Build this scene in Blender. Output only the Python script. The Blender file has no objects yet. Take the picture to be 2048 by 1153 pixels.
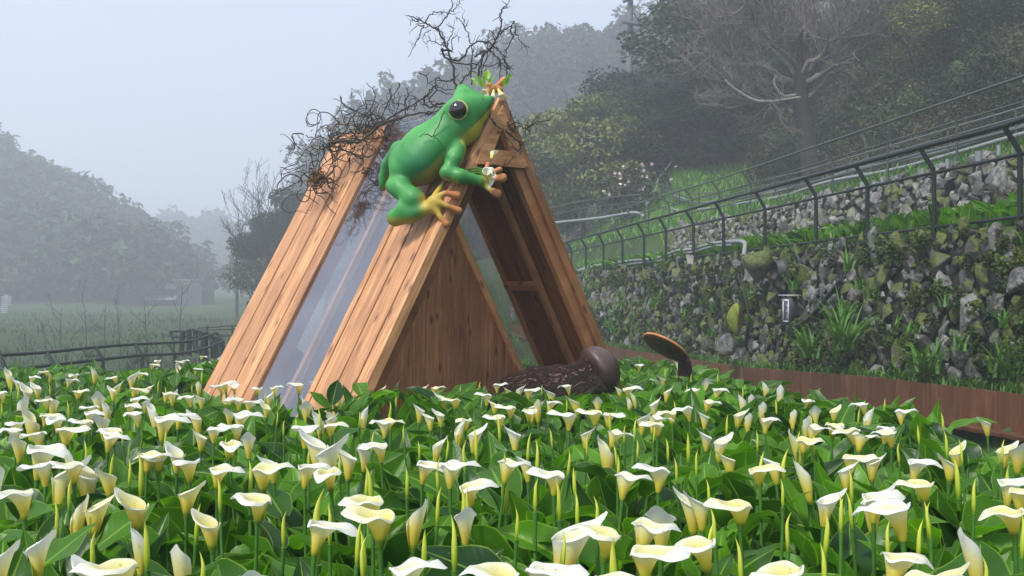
import bpy, bmesh, math, random
import numpy as np
from mathutils import Vector, Matrix, Euler

# ------------------------------------------------------------------ camera, world, sun, exposure
F = 1967.0            # focal length in pixels of the 2048 px wide photograph
CZ = 1.15             # camera height
scene = bpy.context.scene
COL = scene.collection
cam = bpy.data.cameras.new("camera"); camo = bpy.data.objects.new("camera", cam); COL.objects.link(camo)
cam.sensor_width = 36.0; cam.lens = 36.0 * F / 2048.0; cam.shift_y = -0.0046
cam.clip_start = 0.05; cam.clip_end = 2000.0
camo.location = (0, 0, CZ); camo.rotation_euler = (math.radians(90), 0, 0)
scene.camera = camo
SUN_EL, SUN_AZ = math.radians(52), math.radians(-52)     # azimuth from +Y towards +X
world = bpy.data.worlds.new("World"); scene.world = world; world.use_nodes = True
wn, wl = world.node_tree.nodes, world.node_tree.links
for n in list(wn): wn.remove(n)
sky = wn.new('ShaderNodeTexSky'); sky.sky_type = 'NISHITA'; sky.sun_disc = False
sky.sun_elevation = SUN_EL; sky.sun_rotation = SUN_AZ
sky.air_density = 1.0; sky.dust_density = 3.0; sky.ozone_density = 1.0
wmix = wn.new('ShaderNodeMix'); wmix.data_type = 'RGBA'; wmix.inputs[0].default_value = 0.8
wmix.inputs[7].default_value = (4.9, 5.45, 6.9, 1)           # the overcast layer
wbg = wn.new('ShaderNodeBackground'); wbg.inputs[1].default_value = 0.095
wo = wn.new('ShaderNodeOutputWorld')
wl.new(sky.outputs[0], wmix.inputs[6]); wl.new(wmix.outputs[2], wbg.inputs[0]); wl.new(wbg.outputs[0], wo.inputs[0])
sun = bpy.data.lights.new("sun", 'SUN'); sun.energy = 2.7; sun.angle = math.radians(12); sun.color = (1.0, 0.96, 0.9)
suno = bpy.data.objects.new("sun", sun); COL.objects.link(suno)
sd = Vector((math.sin(SUN_AZ) * math.cos(SUN_EL), math.cos(SUN_AZ) * math.cos(SUN_EL), math.sin(SUN_EL)))
# the sky is brightest behind the camera's left shoulder
sd = Vector((-0.62 * math.cos(SUN_EL), -0.78 * math.cos(SUN_EL), math.sin(SUN_EL)))
sky.sun_rotation = math.atan2(sd.x, sd.y)
suno.rotation_euler = sd.to_track_quat('Z', 'Y').to_euler()
scene.view_settings.view_transform = 'Standard'; scene.view_settings.look = 'None'
scene.view_settings.gamma = 1; scene.view_settings.use_curve_mapping = False
scene.view_settings.exposure = 0.9
try:
    scene.cycles.use_denoising = True; scene.cycles.denoiser = 'OPENIMAGEDENOISE'
except Exception: pass
scene.cycles.max_bounces = 6; scene.cycles.transparent_max_bounces = 12
scene.cycles.volume_bounces = 1
scene.cycles.diffuse_bounces = 3; scene.cycles.glossy_bounces = 3; scene.cycles.transmission_bounces = 4

R = random.Random(7)
NR = np.random.RandomState(7)

def at(px, py, d):
    """a point of the place seen at photo pixel px, py at depth d"""
    return np.array([(px - 1024) / F * d, d, CZ + (567 - py) / F * d])

# ------------------------------------------------------------------ mesh helpers
class G:
    def __init__(s): s.V = []; s.L = []; s.N = []; s.C = []; s.U = []; s.M = []; s.n = 0
    def add(s, V, Fc, col=None, uv=None, mi=0):
        V = np.asarray(V, float).reshape(-1, 3)
        if isinstance(Fc, np.ndarray):
            s.L.append((Fc + s.n).ravel()); s.N.append(np.full(len(Fc), Fc.shape[1])); k = len(Fc)
        else:
            s.L.append(np.array([i for f in Fc for i in f], int) + s.n); s.N.append(np.array([len(f) for f in Fc])); k = len(Fc)
        s.M.append(np.full(k, mi) if np.isscalar(mi) else np.asarray(mi))
        if col is None: col = (0.5, 0.5, 0.5)
        col = np.asarray(col, float)
        if col.ndim == 1: col = np.tile(col, (len(V), 1))
        s.C.append(col)
        s.U.append(np.zeros((len(V), 2)) if uv is None else np.asarray(uv, float))
        s.V.append(V); s.n += len(V)
        return s
    def build(s, name, mats, parent=None, smooth=True, loc=None):
        V = np.concatenate(s.V); L = np.concatenate(s.L).astype(np.int32); N = np.concatenate(s.N).astype(np.int32)
        if loc is not None: V = V - np.asarray(loc)
        me = bpy.data.meshes.new(name)
        me.vertices.add(len(V)); me.vertices.foreach_set('co', V.ravel().astype(np.float32))
        me.loops.add(len(L)); me.loops.foreach_set('vertex_index', L)
        me.polygons.add(len(N)); st = np.concatenate([[0], np.cumsum(N)[:-1]]).astype(np.int32)
        me.polygons.foreach_set('loop_start', st)
        me.polygons.foreach_set('material_index', np.concatenate(s.M).astype(np.int32))
        me.update(calc_edges=True); me.validate()
        a = me.attributes.new('Col', 'FLOAT_COLOR', 'POINT')
        C = np.concatenate(s.C); a.data.foreach_set('color', np.c_[C, np.ones(len(C))].ravel().astype(np.float32))
        U = np.concatenate(s.U)
        uvl = me.uv_layers.new(name='UV'); uvl.data.foreach_set('uv', U[L].ravel().astype(np.float32))
        me.polygons.foreach_set('use_smooth', np.full(len(N), smooth))
        if not isinstance(mats, (list, tuple)): mats = [mats]
        for m in mats: me.materials.append(m)
        o = bpy.data.objects.new(name, me); COL.objects.link(o)
        if parent is not None: o.parent = parent
        if loc is not None: o.location = loc
        return o

def tag(o, label=None, cat=None, group=None, kind=None):
    if label: o['label'] = label
    if cat: o['category'] = cat
    if group: o['group'] = group
    if kind: o['kind'] = kind
    return o
def empty(name, loc, label=None, cat=None, group=None, rz=0):
    o = bpy.data.objects.new(name, None); COL.objects.link(o); o.location = tuple(float(a) for a in loc); o.rotation_euler = (0, 0, rz)
    o.empty_display_size = 0.05
    return tag(o, label, cat, group)

def smooth_path(P, n=4):
    P = np.asarray(P, float)
    if len(P) < 3 or n < 2: return P
    Q = np.vstack([2 * P[0] - P[1], P, 2 * P[-1] - P[-2]]); out = []
    for i in range(1, len(Q) - 2):
        for k in range(n):
            t = k / n; a, b, c, d = Q[i - 1], Q[i], Q[i + 1], Q[i + 2]
            out.append(0.5 * ((2 * b) + (-a + c) * t + (2 * a - 5 * b + 4 * c - d) * t * t + (-a + 3 * b - 3 * c + d) * t ** 3))
    out.append(P[-1]); return np.array(out)

def tube(g, P, r, k=6, col=None, mi=0, cap=True, squash=1.0):
    P = np.asarray(P, float); n = len(P); r = np.broadcast_to(np.asarray(r, float), (n,))
    T = np.gradient(P, axis=0); T /= (np.linalg.norm(T, axis=1, keepdims=True) + 1e-9)
    u = np.cross(T[0], [0, 0, 1.0]);
    if np.linalg.norm(u) < 1e-3: u = np.cross(T[0], [1.0, 0, 0])
    u /= np.linalg.norm(u); V = []; UV = []; a = np.arange(k) * 2 * math.pi / k; ln = 0
    for i in range(n):
        u = u - T[i] * u.dot(T[i]); u /= (np.linalg.norm(u) + 1e-9); w = np.cross(T[i], u)
        V.append(P[i] + r[i] * (np.cos(a)[:, None] * u + np.sin(a)[:, None] * w * squash))
        if i: ln += np.linalg.norm(P[i] - P[i - 1])
        UV.append(np.c_[a / 6.283, np.full(k, ln)])
    V = np.vstack(V); UV = np.vstack(UV); i, j = np.meshgrid(np.arange(n - 1), np.arange(k), indexing='ij')
    i = i.ravel(); j = j.ravel(); j2 = (j + 1) % k
    Fq = np.c_[i * k + j, i * k + j2, (i + 1) * k + j2, (i + 1) * k + j]
    g.add(V, Fq, col, UV, mi)
    if cap:
        g.add(V[:k], [list(range(k))[::-1]], col, UV[:k], mi); g.add(V[-k:], [list(range(k))], col, UV[-k:], mi)
    return g

def box(g, c, ax, ay, az, col=None, mi=0, bev=0.0, uvs=None):
    """box centred at c with half-axis vectors; chamfered along its long edges when bev > 0"""
    c, ax, ay, az = [np.asarray(v, float) for v in (c, ax, ay, az)]
    S = np.array([[x, y, z] for x in (-1, 1) for y in (-1, 1) for z in (-1, 1)], float)
    if bev <= 0:
        V = c + S[:, :1] * ax + S[:, 1:2] * ay + S[:, 2:] * az
        Fc = np.array([[0, 1, 3, 2], [4, 6, 7, 5], [0, 4, 5, 1], [2, 3, 7, 6], [0, 2, 6, 4], [1, 5, 7, 3]])
        UVv = np.c_[S[:, 1] * np.linalg.norm(ay), S[:, 0] * np.linalg.norm(ax)]
        if uvs is not None: UVv = UVv + np.asarray(uvs)
        g.add(V, Fc, col, UVv, mi); return g
    la, ly, lz = [np.linalg.norm(v) for v in (ax, ay, az)]
    by, bz = bev / ly, bev / lz
    ring = [(-1 + by, -1), (1 - by, -1), (1, -1 + bz), (1, 1 - bz), (1 - by, 1), (-1 + by, 1), (-1, 1 - bz), (-1, -1 + bz)]
    V = []; UVv = []
    for x in (-1, 1):
        for (y, z) in ring:
            V.append(c + x * ax + y * ay + z * az); UVv.append((y * ly, x * la))
    UVv = np.array(UVv)
    if uvs is not None: UVv = UVv + np.asarray(uvs)
    Fc = [[i, (i + 1) % 8, 8 + (i + 1) % 8, 8 + i] for i in range(8)] + [list(range(8))[::-1], list(range(8, 16))]
    g.add(V, Fc, col, UVv, mi); return g

def rotm(rx, ry, rz): return np.array(Euler((rx, ry, rz)).to_matrix())
def sstep(x): x = np.clip(x, 0, 1); return x * x * (3 - 2 * x)
def vnoise(P, seed=0):
    """cheap smooth 3D value noise"""
    P = np.asarray(P, float); I = np.floor(P).astype(int); f = P - I; f = f * f * (3 - 2 * f); out = 0
    for dx in (0, 1):
        for dy in (0, 1):
            for dz in (0, 1):
                h = ((I[..., 0] + dx) * 374761393 + (I[..., 1] + dy) * 668265263 + (I[..., 2] + dz) * 2147483647 + seed * 974711) & 0xffffffff
                h = ((h ^ (h >> 13)) * 1274126177) & 0xffffffff; h = ((h ^ (h >> 16)) & 0xffff) / 65535.0
                out = out + h * (f[..., 0] if dx else 1 - f[..., 0]) * (f[..., 1] if dy else 1 - f[..., 1]) * (f[..., 2] if dz else 1 - f[..., 2])
    return out

# ------------------------------------------------------------------ materials
def newmat(name):
    m = bpy.data.materials.new(name); m.use_nodes = True; nt = m.node_tree
    for n in list(nt.nodes): nt.nodes.remove(n)
    out = nt.nodes.new('ShaderNodeOutputMaterial'); return m, nt, out
def N(nt, t, **kw):
    n = nt.nodes.new(t)
    for k, v in kw.items():
        if k.startswith('i_'):
            kk = k[2:]; kk = int(kk) if kk.isdigit() else kk.replace('_', ' '); n.inputs[kk].default_value = v
        else: setattr(n, k, v)
    return n
def ramp(nt, fac, stops, interp='LINEAR'):
    r = nt.nodes.new('ShaderNodeValToRGB'); r.color_ramp.interpolation = interp
    e = r.color_ramp.elements
    while len(e) < len(stops): e.new(0.5)
    for el, (p, c) in zip(e, stops): el.position = p; el.color = (*c, 1) if len(c) == 3 else c
    nt.links.new(fac, r.inputs[0]); return r.outputs[0]
def mixc(nt, a, b, f, mode='MIX'):
    m = nt.nodes.new('ShaderNodeMix'); m.data_type = 'RGBA'; m.blend_type = mode
    for s, v in ((0, f), (6, a), (7, b)):
        if hasattr(v, 'node'): nt.links.new(v, m.inputs[s])
        else: m.inputs[s].default_value = v if s == 0 else ((*v, 1) if len(v) == 3 else v)
    return m.outputs[2]
def attr(nt, name='Col'): n = nt.nodes.new('ShaderNodeAttribute'); n.attribute_name = name; return n
def noise(nt, scale, detail=4, vec=None, rough=0.55, dist=0.0):
    n = N(nt, 'ShaderNodeTexNoise', i_Scale=scale, i_Detail=detail, i_Roughness=rough, i_Distortion=dist)
    if vec is not None: nt.links.new(vec, n.inputs['Vector'])
    return n.outputs[0]
def math_(nt, op, a, b=None, clamp=False):
    n = nt.nodes.new('ShaderNodeMath'); n.operation = op; n.use_clamp = clamp
    for i, v in enumerate((a, b)):
        if v is None: continue
        if hasattr(v, 'node'): nt.links.new(v, n.inputs[i])
        else: n.inputs[i].default_value = v
    return n.outputs[0]
def bump(nt, h, strength=0.4, dist=0.01):
    b = N(nt, 'ShaderNodeBump', i_Strength=strength, i_Distance=dist); nt.links.new(h, b.inputs['Height']); return b.outputs[0]
def princ(nt, out, col, rough=0.6, normal=None, spec=0.5, metal=0.0, coat=0.0):
    p = nt.nodes.new('ShaderNodeBsdfPrincipled')
    for k, v in (('Base Color', col), ('Roughness', rough), ('Specular IOR Level', spec), ('Metallic', metal), ('Coat Weight', coat)):
        if hasattr(v, 'node'): nt.links.new(v, p.inputs[k])
        else: p.inputs[k].default_value = (*v, 1) if (k == 'Base Color' and len(v) == 3) else v
    if normal is not None: nt.links.new(normal, p.inputs['Normal'])
    if out is not None: nt.links.new(p.outputs[0], out.inputs[0])
    return p
def translucent(nt, out, p, col, f):
    t = nt.nodes.new('ShaderNodeBsdfTranslucent')
    if hasattr(col, 'node'): nt.links.new(col, t.inputs[0])
    else: t.inputs[0].default_value = (*col, 1)
    m = nt.nodes.new('ShaderNodeMixShader'); m.inputs[0].default_value = f
    nt.links.new(p.outputs[0], m.inputs[1]); nt.links.new(t.outputs[0], m.inputs[2]); nt.links.new(m.outputs[0], out.inputs[0])

def simple(name, col, rough=0.6, nscale=0, namp=0.25, metal=0.0, bumps=0.0, spec=0.5, coat=0.0):
    m, nt, out = newmat(name); c = col; nor = None
    if nscale:
        tc = nt.nodes.new('ShaderNodeTexCoord'); nz = noise(nt, nscale, 5, tc.outputs['Object'])
        c = ramp(nt, nz, [(0.3, tuple(x * (1 - namp) for x in col)), (0.7, tuple(min(1, x * (1 + namp)) for x in col))])
        if bumps: nor = bump(nt, nz, bumps, 0.02)
    princ(nt, out, c, rough, nor, spec, metal, coat); return m

def mat_wood(name, light, dark, knot, rough=0.55, grey=0.0, wet=0.0):
    """boards: UV.x runs across, UV.y along the board; Col.r = board tone, Col.g = board offset"""
    m, nt, out = newmat(name)
    uv = nt.nodes.new('ShaderNodeUVMap'); a = attr(nt); sp = nt.nodes.new('ShaderNodeSeparateColor'); nt.links.new(a.outputs[0], sp.inputs[0])
    mp = nt.nodes.new('ShaderNodeMapping'); nt.links.new(uv.outputs[0], mp.inputs[0]); mp.inputs['Scale'].default_value = (28, 1.3, 1)
    cb = nt.nodes.new('ShaderNodeCombineXYZ'); nt.links.new(math_(nt, 'MULTIPLY', sp.outputs[1], 37.0), cb.inputs[2]); 
    ad = nt.nodes.new('ShaderNodeVectorMath'); ad.operation = 'ADD'; nt.links.new(mp.outputs[0], ad.inputs[0]); nt.links.new(cb.outputs[0], ad.inputs[1])
    g1 = noise(nt, 1.6, 6, ad.outputs[0], 0.6, 1.2)
    mp2 = nt.nodes.new('ShaderNodeMapping'); nt.links.new(uv.outputs[0], mp2.inputs[0]); mp2.inputs['Scale'].default_value = (9, 2.6, 1)
    ad2 = nt.nodes.new('ShaderNodeVectorMath'); ad2.operation = 'ADD'; nt.links.new(mp2.outputs[0], ad2.inputs[0]); nt.links.new(cb.outputs[0], ad2.inputs[1])
    g2 = noise(nt, 1.0, 3, ad2.outputs[0], 0.5)
    mid = tuple((x * .45 + y * .55) for x, y in zip(light, dark))
    c = ramp(nt, g1, [(0.25, dark), (0.45, mid), (0.62, light), (0.8, tuple(min(1, x * 1.12) for x in light))])
    c = mixc(nt, c, ramp(nt, g2, [(0.3, (0.62, 0.5, 0.42)), (0.7, (1.15, 1.08, 1.0))]), 0.75, 'MULTIPLY')
    tone = ramp(nt, sp.outputs[0], [(0, (0.62, 0.58, 0.56)), (1, (1.2, 1.16, 1.1))]); c = mixc(nt, c, tone, 0.85, 'MULTIPLY')
    v = nt.nodes.new('ShaderNodeTexVoronoi'); mp3 = nt.nodes.new('ShaderNodeMapping'); nt.links.new(uv.outputs[0], mp3.inputs[0]); mp3.inputs['Scale'].default_value = (12, 4.2, 1)
    ad3 = nt.nodes.new('ShaderNodeVectorMath'); ad3.operation = 'ADD'; nt.links.new(mp3.outputs[0], ad3.inputs[0]); nt.links.new(cb.outputs[0], ad3.inputs[1]); nt.links.new(ad3.outputs[0], v.inputs['Vector'])
    v.inputs['Scale'].default_value = 1.0
    kf = ramp(nt, v.outputs['Distance'], [(0.07, (1, 1, 1)), (0.2, (0, 0, 0))])
    c = mixc(nt, c, knot, math_(nt, 'MULTIPLY', kf, 0.8))
    nor = bump(nt, g1, 0.25, 0.004)
    rr = ramp(nt, g2, [(0.3, (rough - .15,) * 3), (0.7, (rough + .1,) * 3)])
    princ(nt, out, c, rr, nor, 0.45, 0, wet); return m

def mat_leaf(name, dark, light, vein, trans=0.25, rough=0.35, obj=False):
    """UV.x in -1..1 across the leaf, UV.y along; Col.r = tone of that leaf"""
    m, nt, out = newmat(name)
    uv = nt.nodes.new('ShaderNodeUVMap'); s = nt.nodes.new('ShaderNodeSeparateXYZ'); nt.links.new(uv.outputs[0], s.inputs[0])
    a = attr(nt); sp = nt.nodes.new('ShaderNodeSeparateColor'); nt.links.new(a.outputs[0], sp.inputs[0])
    tc = nt.nodes.new('ShaderNodeTexCoord'); nz = noise(nt, 14, 3, tc.outputs['Object'])
    c = ramp(nt, sp.outputs[0], [(0, dark), (1, light)])
    c = mixc(nt, c, ramp(nt, nz, [(0.3, (0.7, 0.72, 0.75)), (0.7, (1.2, 1.15, 1.1))]), 0.7, 'MULTIPLY')
    ax = math_(nt, 'ABSOLUTE', s.outputs[0])
    mid = ramp(nt, ax, [(0.0, (1, 1, 1)), (0.09, (0, 0, 0))])
    edge = ramp(nt, ax, [(0.93, (0, 0, 0)), (1.0, (1, 1, 1))])
    # side veins
    w = math_(nt, 'SINE', math_(nt, 'ADD', math_(nt, 'MULTIPLY', s.outputs[1], 70.0), math_(nt, 'MULTIPLY', ax, -16.0)))
    c = mixc(nt, c, vein, math_(nt, 'MULTIPLY', mid, 0.55)); c = mixc(nt, c, vein, math_(nt, 'MULTIPLY', edge, 0.5))
    nor = bump(nt, w, 0.05, 0.003)
    p = princ(nt, out, c, rough, nor, 0.35)
    translucent(nt, out, p, mixc(nt, c, (1.9, 2.0, 0.6), 1.0, 'MULTIPLY'), trans); return m

def mat_foliage(name, stops, trans=0.15, nscale=0.35):
    """trees: Col.r = tone of that leaf clump"""
    m, nt, out = newmat(name); a = attr(nt); sp = nt.nodes.new('ShaderNodeSeparateColor'); nt.links.new(a.outputs[0], sp.inputs[0])
    oi = nt.nodes.new('ShaderNodeObjectInfo'); 
    f = math_(nt, 'ADD', sp.outputs[0], math_(nt, 'MULTIPLY', math_(nt, 'SUBTRACT', oi.outputs['Random'], 0.5), 0.18))
    c = ramp(nt, f, stops); p = princ(nt, out, c, 0.6, None, 0.25)
    translucent(nt, out, p, c, trans); return m

def mat_stone(name, base_lo, base_hi, moss_amt=0.5, moss=((0.022, 0.034, 0.006), (0.13, 0.16, 0.018)), lichen=0.5):
    """Col.r = tone, Col.g = moss of that stone"""
    m, nt, out = newmat(name); a = attr(nt); sp = nt.nodes.new('ShaderNodeSeparateColor'); nt.links.new(a.outputs[0], sp.inputs[0])
    tc = nt.nodes.new('ShaderNodeTexCoord'); P = tc.outputs['Object']
    n1 = noise(nt, 9, 8, P, 0.65); n2 = noise(nt, 3.1, 4, P); n3 = noise(nt, 26, 5, P, 0.7); n4 = noise(nt, 1.3, 3, P)
    c = ramp(nt, sp.outputs[0], [(0, base_lo), (1, base_hi)])
    c = mixc(nt, c, ramp(nt, n1, [(0.35, (0.25, 0.25, 0.28)), (0.62, (1.5, 1.47, 1.42))]), 0.9, 'MULTIPLY')
    c = mixc(nt, c, (0.42, 0.43, 0.36), math_(nt, 'MULTIPLY', ramp(nt, math_(nt, 'MULTIPLY', n2, n3), [(0.26, (0, 0, 0)), (0.31, (1, 1, 1))]), lichen))
    ge = nt.nodes.new('ShaderNodeNewGeometry'); sx = nt.nodes.new('ShaderNodeSeparateXYZ'); nt.links.new(ge.outputs['Normal'], sx.inputs[0])
    mf = math_(nt, 'ADD', math_(nt, 'MULTIPLY', sx.outputs[2], 0.35), math_(nt, 'MULTIPLY', math_(nt, 'SUBTRACT', n3, 0.5), 0.9))
    mf = math_(nt, 'ADD', mf, math_(nt, 'MULTIPLY', math_(nt, 'SUBTRACT', n4, 0.5), 1.6)); mf = math_(nt, 'ADD', mf, math_(nt, 'MULTIPLY', math_(nt, 'SUBTRACT', sp.outputs[1], 0.5), 1.0))
    mf = ramp(nt, mf, [(0.32 - 0.4 * moss_amt, (0, 0, 0)), (0.5 - 0.4 * moss_amt, (1, 1, 1))])
    mc = ramp(nt, n3, [(0.35, moss[0]), (0.7, moss[1])])
    c = mixc(nt, c, mc, mf)
    nor = bump(nt, n3, 0.7, 0.02)
    princ(nt, out, c, ramp(nt, n1, [(0.3, (0.45,) * 3), (0.7, (0.8,) * 3)]), nor, 0.4); return m

def mat_ground(name, cols, scale=3.0, bumps=0.6, rough=0.9):
    m, nt, out = newmat(name); tc = nt.nodes.new('ShaderNodeTexCoord'); P = tc.outputs['Object']
    n1 = noise(nt, scale, 8, P, 0.7); n2 = noise(nt, scale * .12, 4, P)
    c = ramp(nt, math_(nt, 'ADD', math_(nt, 'MULTIPLY', n1, 0.6), math_(nt, 'MULTIPLY', n2, 0.4)), [(0.35, cols[0]), (0.5, cols[1]), (0.65, cols[2])])
    princ(nt, out, c, rough, bump(nt, n1, bumps, 0.05), 0.2); return m

M = {}
M['soil'] = mat_ground('damp_soil_and_grass', [(0.02, 0.03, 0.012), (0.03, 0.06, 0.015), (0.05, 0.095, 0.022)], 2.5)
M['wood'] = mat_wood('cedar_board', (0.64, 0.37, 0.19), (0.33, 0.155, 0.072), (0.10, 0.035, 0.02))
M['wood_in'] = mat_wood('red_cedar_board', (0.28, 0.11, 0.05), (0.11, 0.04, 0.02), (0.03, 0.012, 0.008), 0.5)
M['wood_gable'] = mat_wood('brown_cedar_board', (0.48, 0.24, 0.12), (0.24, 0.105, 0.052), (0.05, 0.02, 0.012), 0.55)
M['edging'] = mat_wood('weathered_edging_board', (0.15, 0.066, 0.026), (0.075, 0.032, 0.014), (0.05, 0.03, 0.02), 0.6)
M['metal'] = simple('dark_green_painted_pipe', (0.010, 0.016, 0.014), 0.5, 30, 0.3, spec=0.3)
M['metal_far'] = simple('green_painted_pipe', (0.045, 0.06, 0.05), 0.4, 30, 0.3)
M['rail_post'] = simple('brown_painted_post', (0.06, 0.045, 0.035), 0.6, 20, 0.3)
M['rail_silver'] = simple('galvanised_pipe', (0.17, 0.18, 0.19), 0.35, 20, 0.2, metal=0.6)
M['pvc'] = simple('pale_plastic_pipe', (0.22, 0.235, 0.24), 0.5, 12, 0.15)
M['rubber'] = simple('black_rubber', (0.012, 0.012, 0.014), 0.4, 20, 0.3)
M['twig'] = simple('dry_vine_bark', (0.028, 0.021, 0.018), 0.75, 40, 0.4)
M['twig_tan'] = simple('dry_leaf', (0.22, 0.12, 0.05), 0.8, 40, 0.4)
M['bark'] = simple('grey_bark', (0.026, 0.023, 0.021), 0.9, 12, 0.5, bumps=0.6)
M['bark_pale'] = simple('pale_branch_bark', (0.13, 0.11, 0.10), 0.9, 12, 0.5)
M['leaf'] = mat_leaf('calla_leaf', (0.010, 0.055, 0.006), (0.11, 0.30, 0.012), (0.38, 0.58, 0.07), 0.38, 0.38)
M['stem'] = simple('calla_stem', (0.06, 0.17, 0.025), 0.4, 20, 0.2)
M['spadix'] = simple('yellow_spadix', (0.75, 0.45, 0.03), 0.6, 200, 0.2)
M['grassy'] = mat_leaf('grass_blade', (0.02, 0.07, 0.01), (0.10, 0.25, 0.03), (0.12, 0.25, 0.05), 0.25, 0.5)
M['tree_dark'] = mat_foliage('evergreen_foliage', [(0.0, (0.005, 0.011, 0.006)), (0.4, (0.015, 0.032, 0.012)), (0.75, (0.05, 0.085, 0.024)), (1.0, (0.11, 0.15, 0.04))])
M['tree_yel'] = mat_foliage('yellow_green_foliage', [(0.0, (0.03, 0.04, 0.012)), (0.5, (0.13, 0.16, 0.03)), (1.0, (0.22, 0.24, 0.06))])
M['brush'] = mat_foliage('brushwood', [(0.0, (0.014, 0.024, 0.01)), (0.5, (0.04, 0.06, 0.02)), (0.8, (0.075, 0.06, 0.035)), (1.0, (0.12, 0.08, 0.04))])
M['stone_wet'] = mat_stone('mossy_wet_stone', (0.012, 0.012, 0.014), (0.20, 0.20, 0.195), 0.46, lichen=.3)
M['stone_dry'] = mat_stone('grey_rubble_stone', (0.05, 0.05, 0.052), (0.24, 0.235, 0.23), 0.0, lichen=0.4)
M['moss_bright'] = mat_stone('bright_moss', (0.08, 0.09, 0.02), (0.12, 0.13, 0.03), 1.6, ((0.08, 0.11, 0.01), (0.34, 0.36, 0.03)), 0.0)
M['gap'] = simple('dark_wall_fill', (0.012, 0.013, 0.009), 0.95, 6, 0.5)

# spathe of the calla: Col.r = height along the flower, Col.g = 1 for a green bud
m, nt, out = newmat('calla_spathe'); a = attr(nt); sp = nt.nodes.new('ShaderNodeSeparateColor'); nt.links.new(a.outputs[0], sp.inputs[0])
oi = nt.nodes.new('ShaderNodeObjectInfo')
fz = math_(nt, 'ADD', sp.outputs[0], math_(nt, 'MULTIPLY', math_(nt, 'SUBTRACT', oi.outputs['Random'], 0.55), 0.3))
c1 = ramp(nt, fz, [(0.0, (0.16, 0.27, 0.03)), (0.12, (0.62, 0.58, 0.05)), (0.38, (0.82, 0.70, 0.13)), (0.68, (0.82, 0.78, 0.40)), (0.9, (0.79, 0.80, 0.72))])
c2 = ramp(nt, sp.outputs[0], [(0.0, (0.15, 0.30, 0.02)), (0.3, (0.50, 0.62, 0.05)), (0.8, (0.80, 0.82, 0.14)), (1.0, (0.55, 0.66, 0.08))])
cc = mixc(nt, c1, c2, sp.outputs[1])
tcs = nt.nodes.new('ShaderNodeTexCoord'); nzs = noise(nt, 22, 4, tcs.outputs['Object'], .6)
age = math_(nt, 'MULTIPLY', ramp(nt, oi.outputs['Random'], [(0.72, (0, 0, 0)), (0.8, (1, 1, 1))]), ramp(nt, math_(nt, 'ADD', sp.outputs[0], math_(nt, 'MULTIPLY', nzs, .16)), [(1.02, (0, 0, 0)), (1.07, (1, 1, 1))]))
cc = mixc(nt, cc, (.30, .17, .05), math_(nt, 'MULTIPLY', age, .7))
tc = nt.nodes.new('ShaderNodeTexCoord'); nz = noise(nt, 60, 3, tc.outputs['Object'])
p = princ(nt, out, cc, 0.42, bump(nt, nz, 0.08, 0.003), 0.4)
translucent(nt, out, p, cc, 0.3); M['spathe'] = m

# frog paint: Col carries the airbrushed paint
m, nt, out = newmat('frog_paint'); a = attr(nt); tc = nt.nodes.new('ShaderNodeTexCoord'); nz = noise(nt, 5, 5, tc.outputs['Object'])
nz2 = noise(nt, 45, 5, tc.outputs['Object'])
cc = mixc(nt, a.outputs[0], ramp(nt, nz, [(0.3, (0.66, 0.7, 0.74)), (0.7, (1.2, 1.15, 1.1))]), 0.7, 'MULTIPLY')
nz3 = noise(nt, 17, 7, tc.outputs['Object'], .7); cc = mixc(nt, cc, (.02, .035, .015), ramp(nt, nz3, [(0.56, (0, 0, 0)), (0.78, (.55, .55, .55))]))
princ(nt, out, cc, ramp(nt, nz2, [(0.3, (0.42,) * 3), (0.7, (0.6,) * 3)]), bump(nt, nz2, 0.12, 0.004), 0.4, 0, 0.0); M['frog'] = m
M['eye'] = simple('frog_eye', (0.012, 0.011, 0.01), 0.12, 8, 0.4, coat=0.6)
M['eyering'] = simple('eye_rim_paint', (0.42, 0.42, 0.10), 0.45, 20, 0.3)

# acrylic sheet of the hut
m, nt, out = newmat('clear_acrylic'); tr = nt.nodes.new('ShaderNodeBsdfTransparent'); tr.inputs[0].default_value = (0.86, 0.87, 0.88, 1)
gl = nt.nodes.new('ShaderNodeBsdfGlossy'); gl.inputs['Roughness'].default_value = 0.06; gl.inputs[0].default_value = (0.9, 0.9, 0.95, 1)
df = nt.nodes.new('ShaderNodeBsdfDiffuse'); df.inputs[0].default_value = (0.34, 0.35, 0.39, 1)
tc = nt.nodes.new('ShaderNodeTexCoord'); nz = noise(nt, 1.7, 5, tc.outputs['Object'])
lw = nt.nodes.new('ShaderNodeFresnel'); lw.inputs[0].default_value = 1.6
m1 = nt.nodes.new('ShaderNodeMixShader'); nt.links.new(ramp(nt, nz, [(0.4, (0.03,) * 3), (0.75, (0.15,) * 3)]), m1.inputs[0])
nt.links.new(tr.outputs[0], m1.inputs[1]); nt.links.new(df.outputs[0], m1.inputs[2])
m2 = nt.nodes.new('ShaderNodeMixShader'); nt.links.new(math_(nt, 'MULTIPLY', lw.outputs[0], 0.28), m2.inputs[0]); nt.links.new(m1.outputs[0], m2.inputs[1]); nt.links.new(gl.outputs[0], m2.inputs[2])
nt.links.new(m2.outputs[0], out.inputs[0]); M['acrylic'] = m
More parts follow.
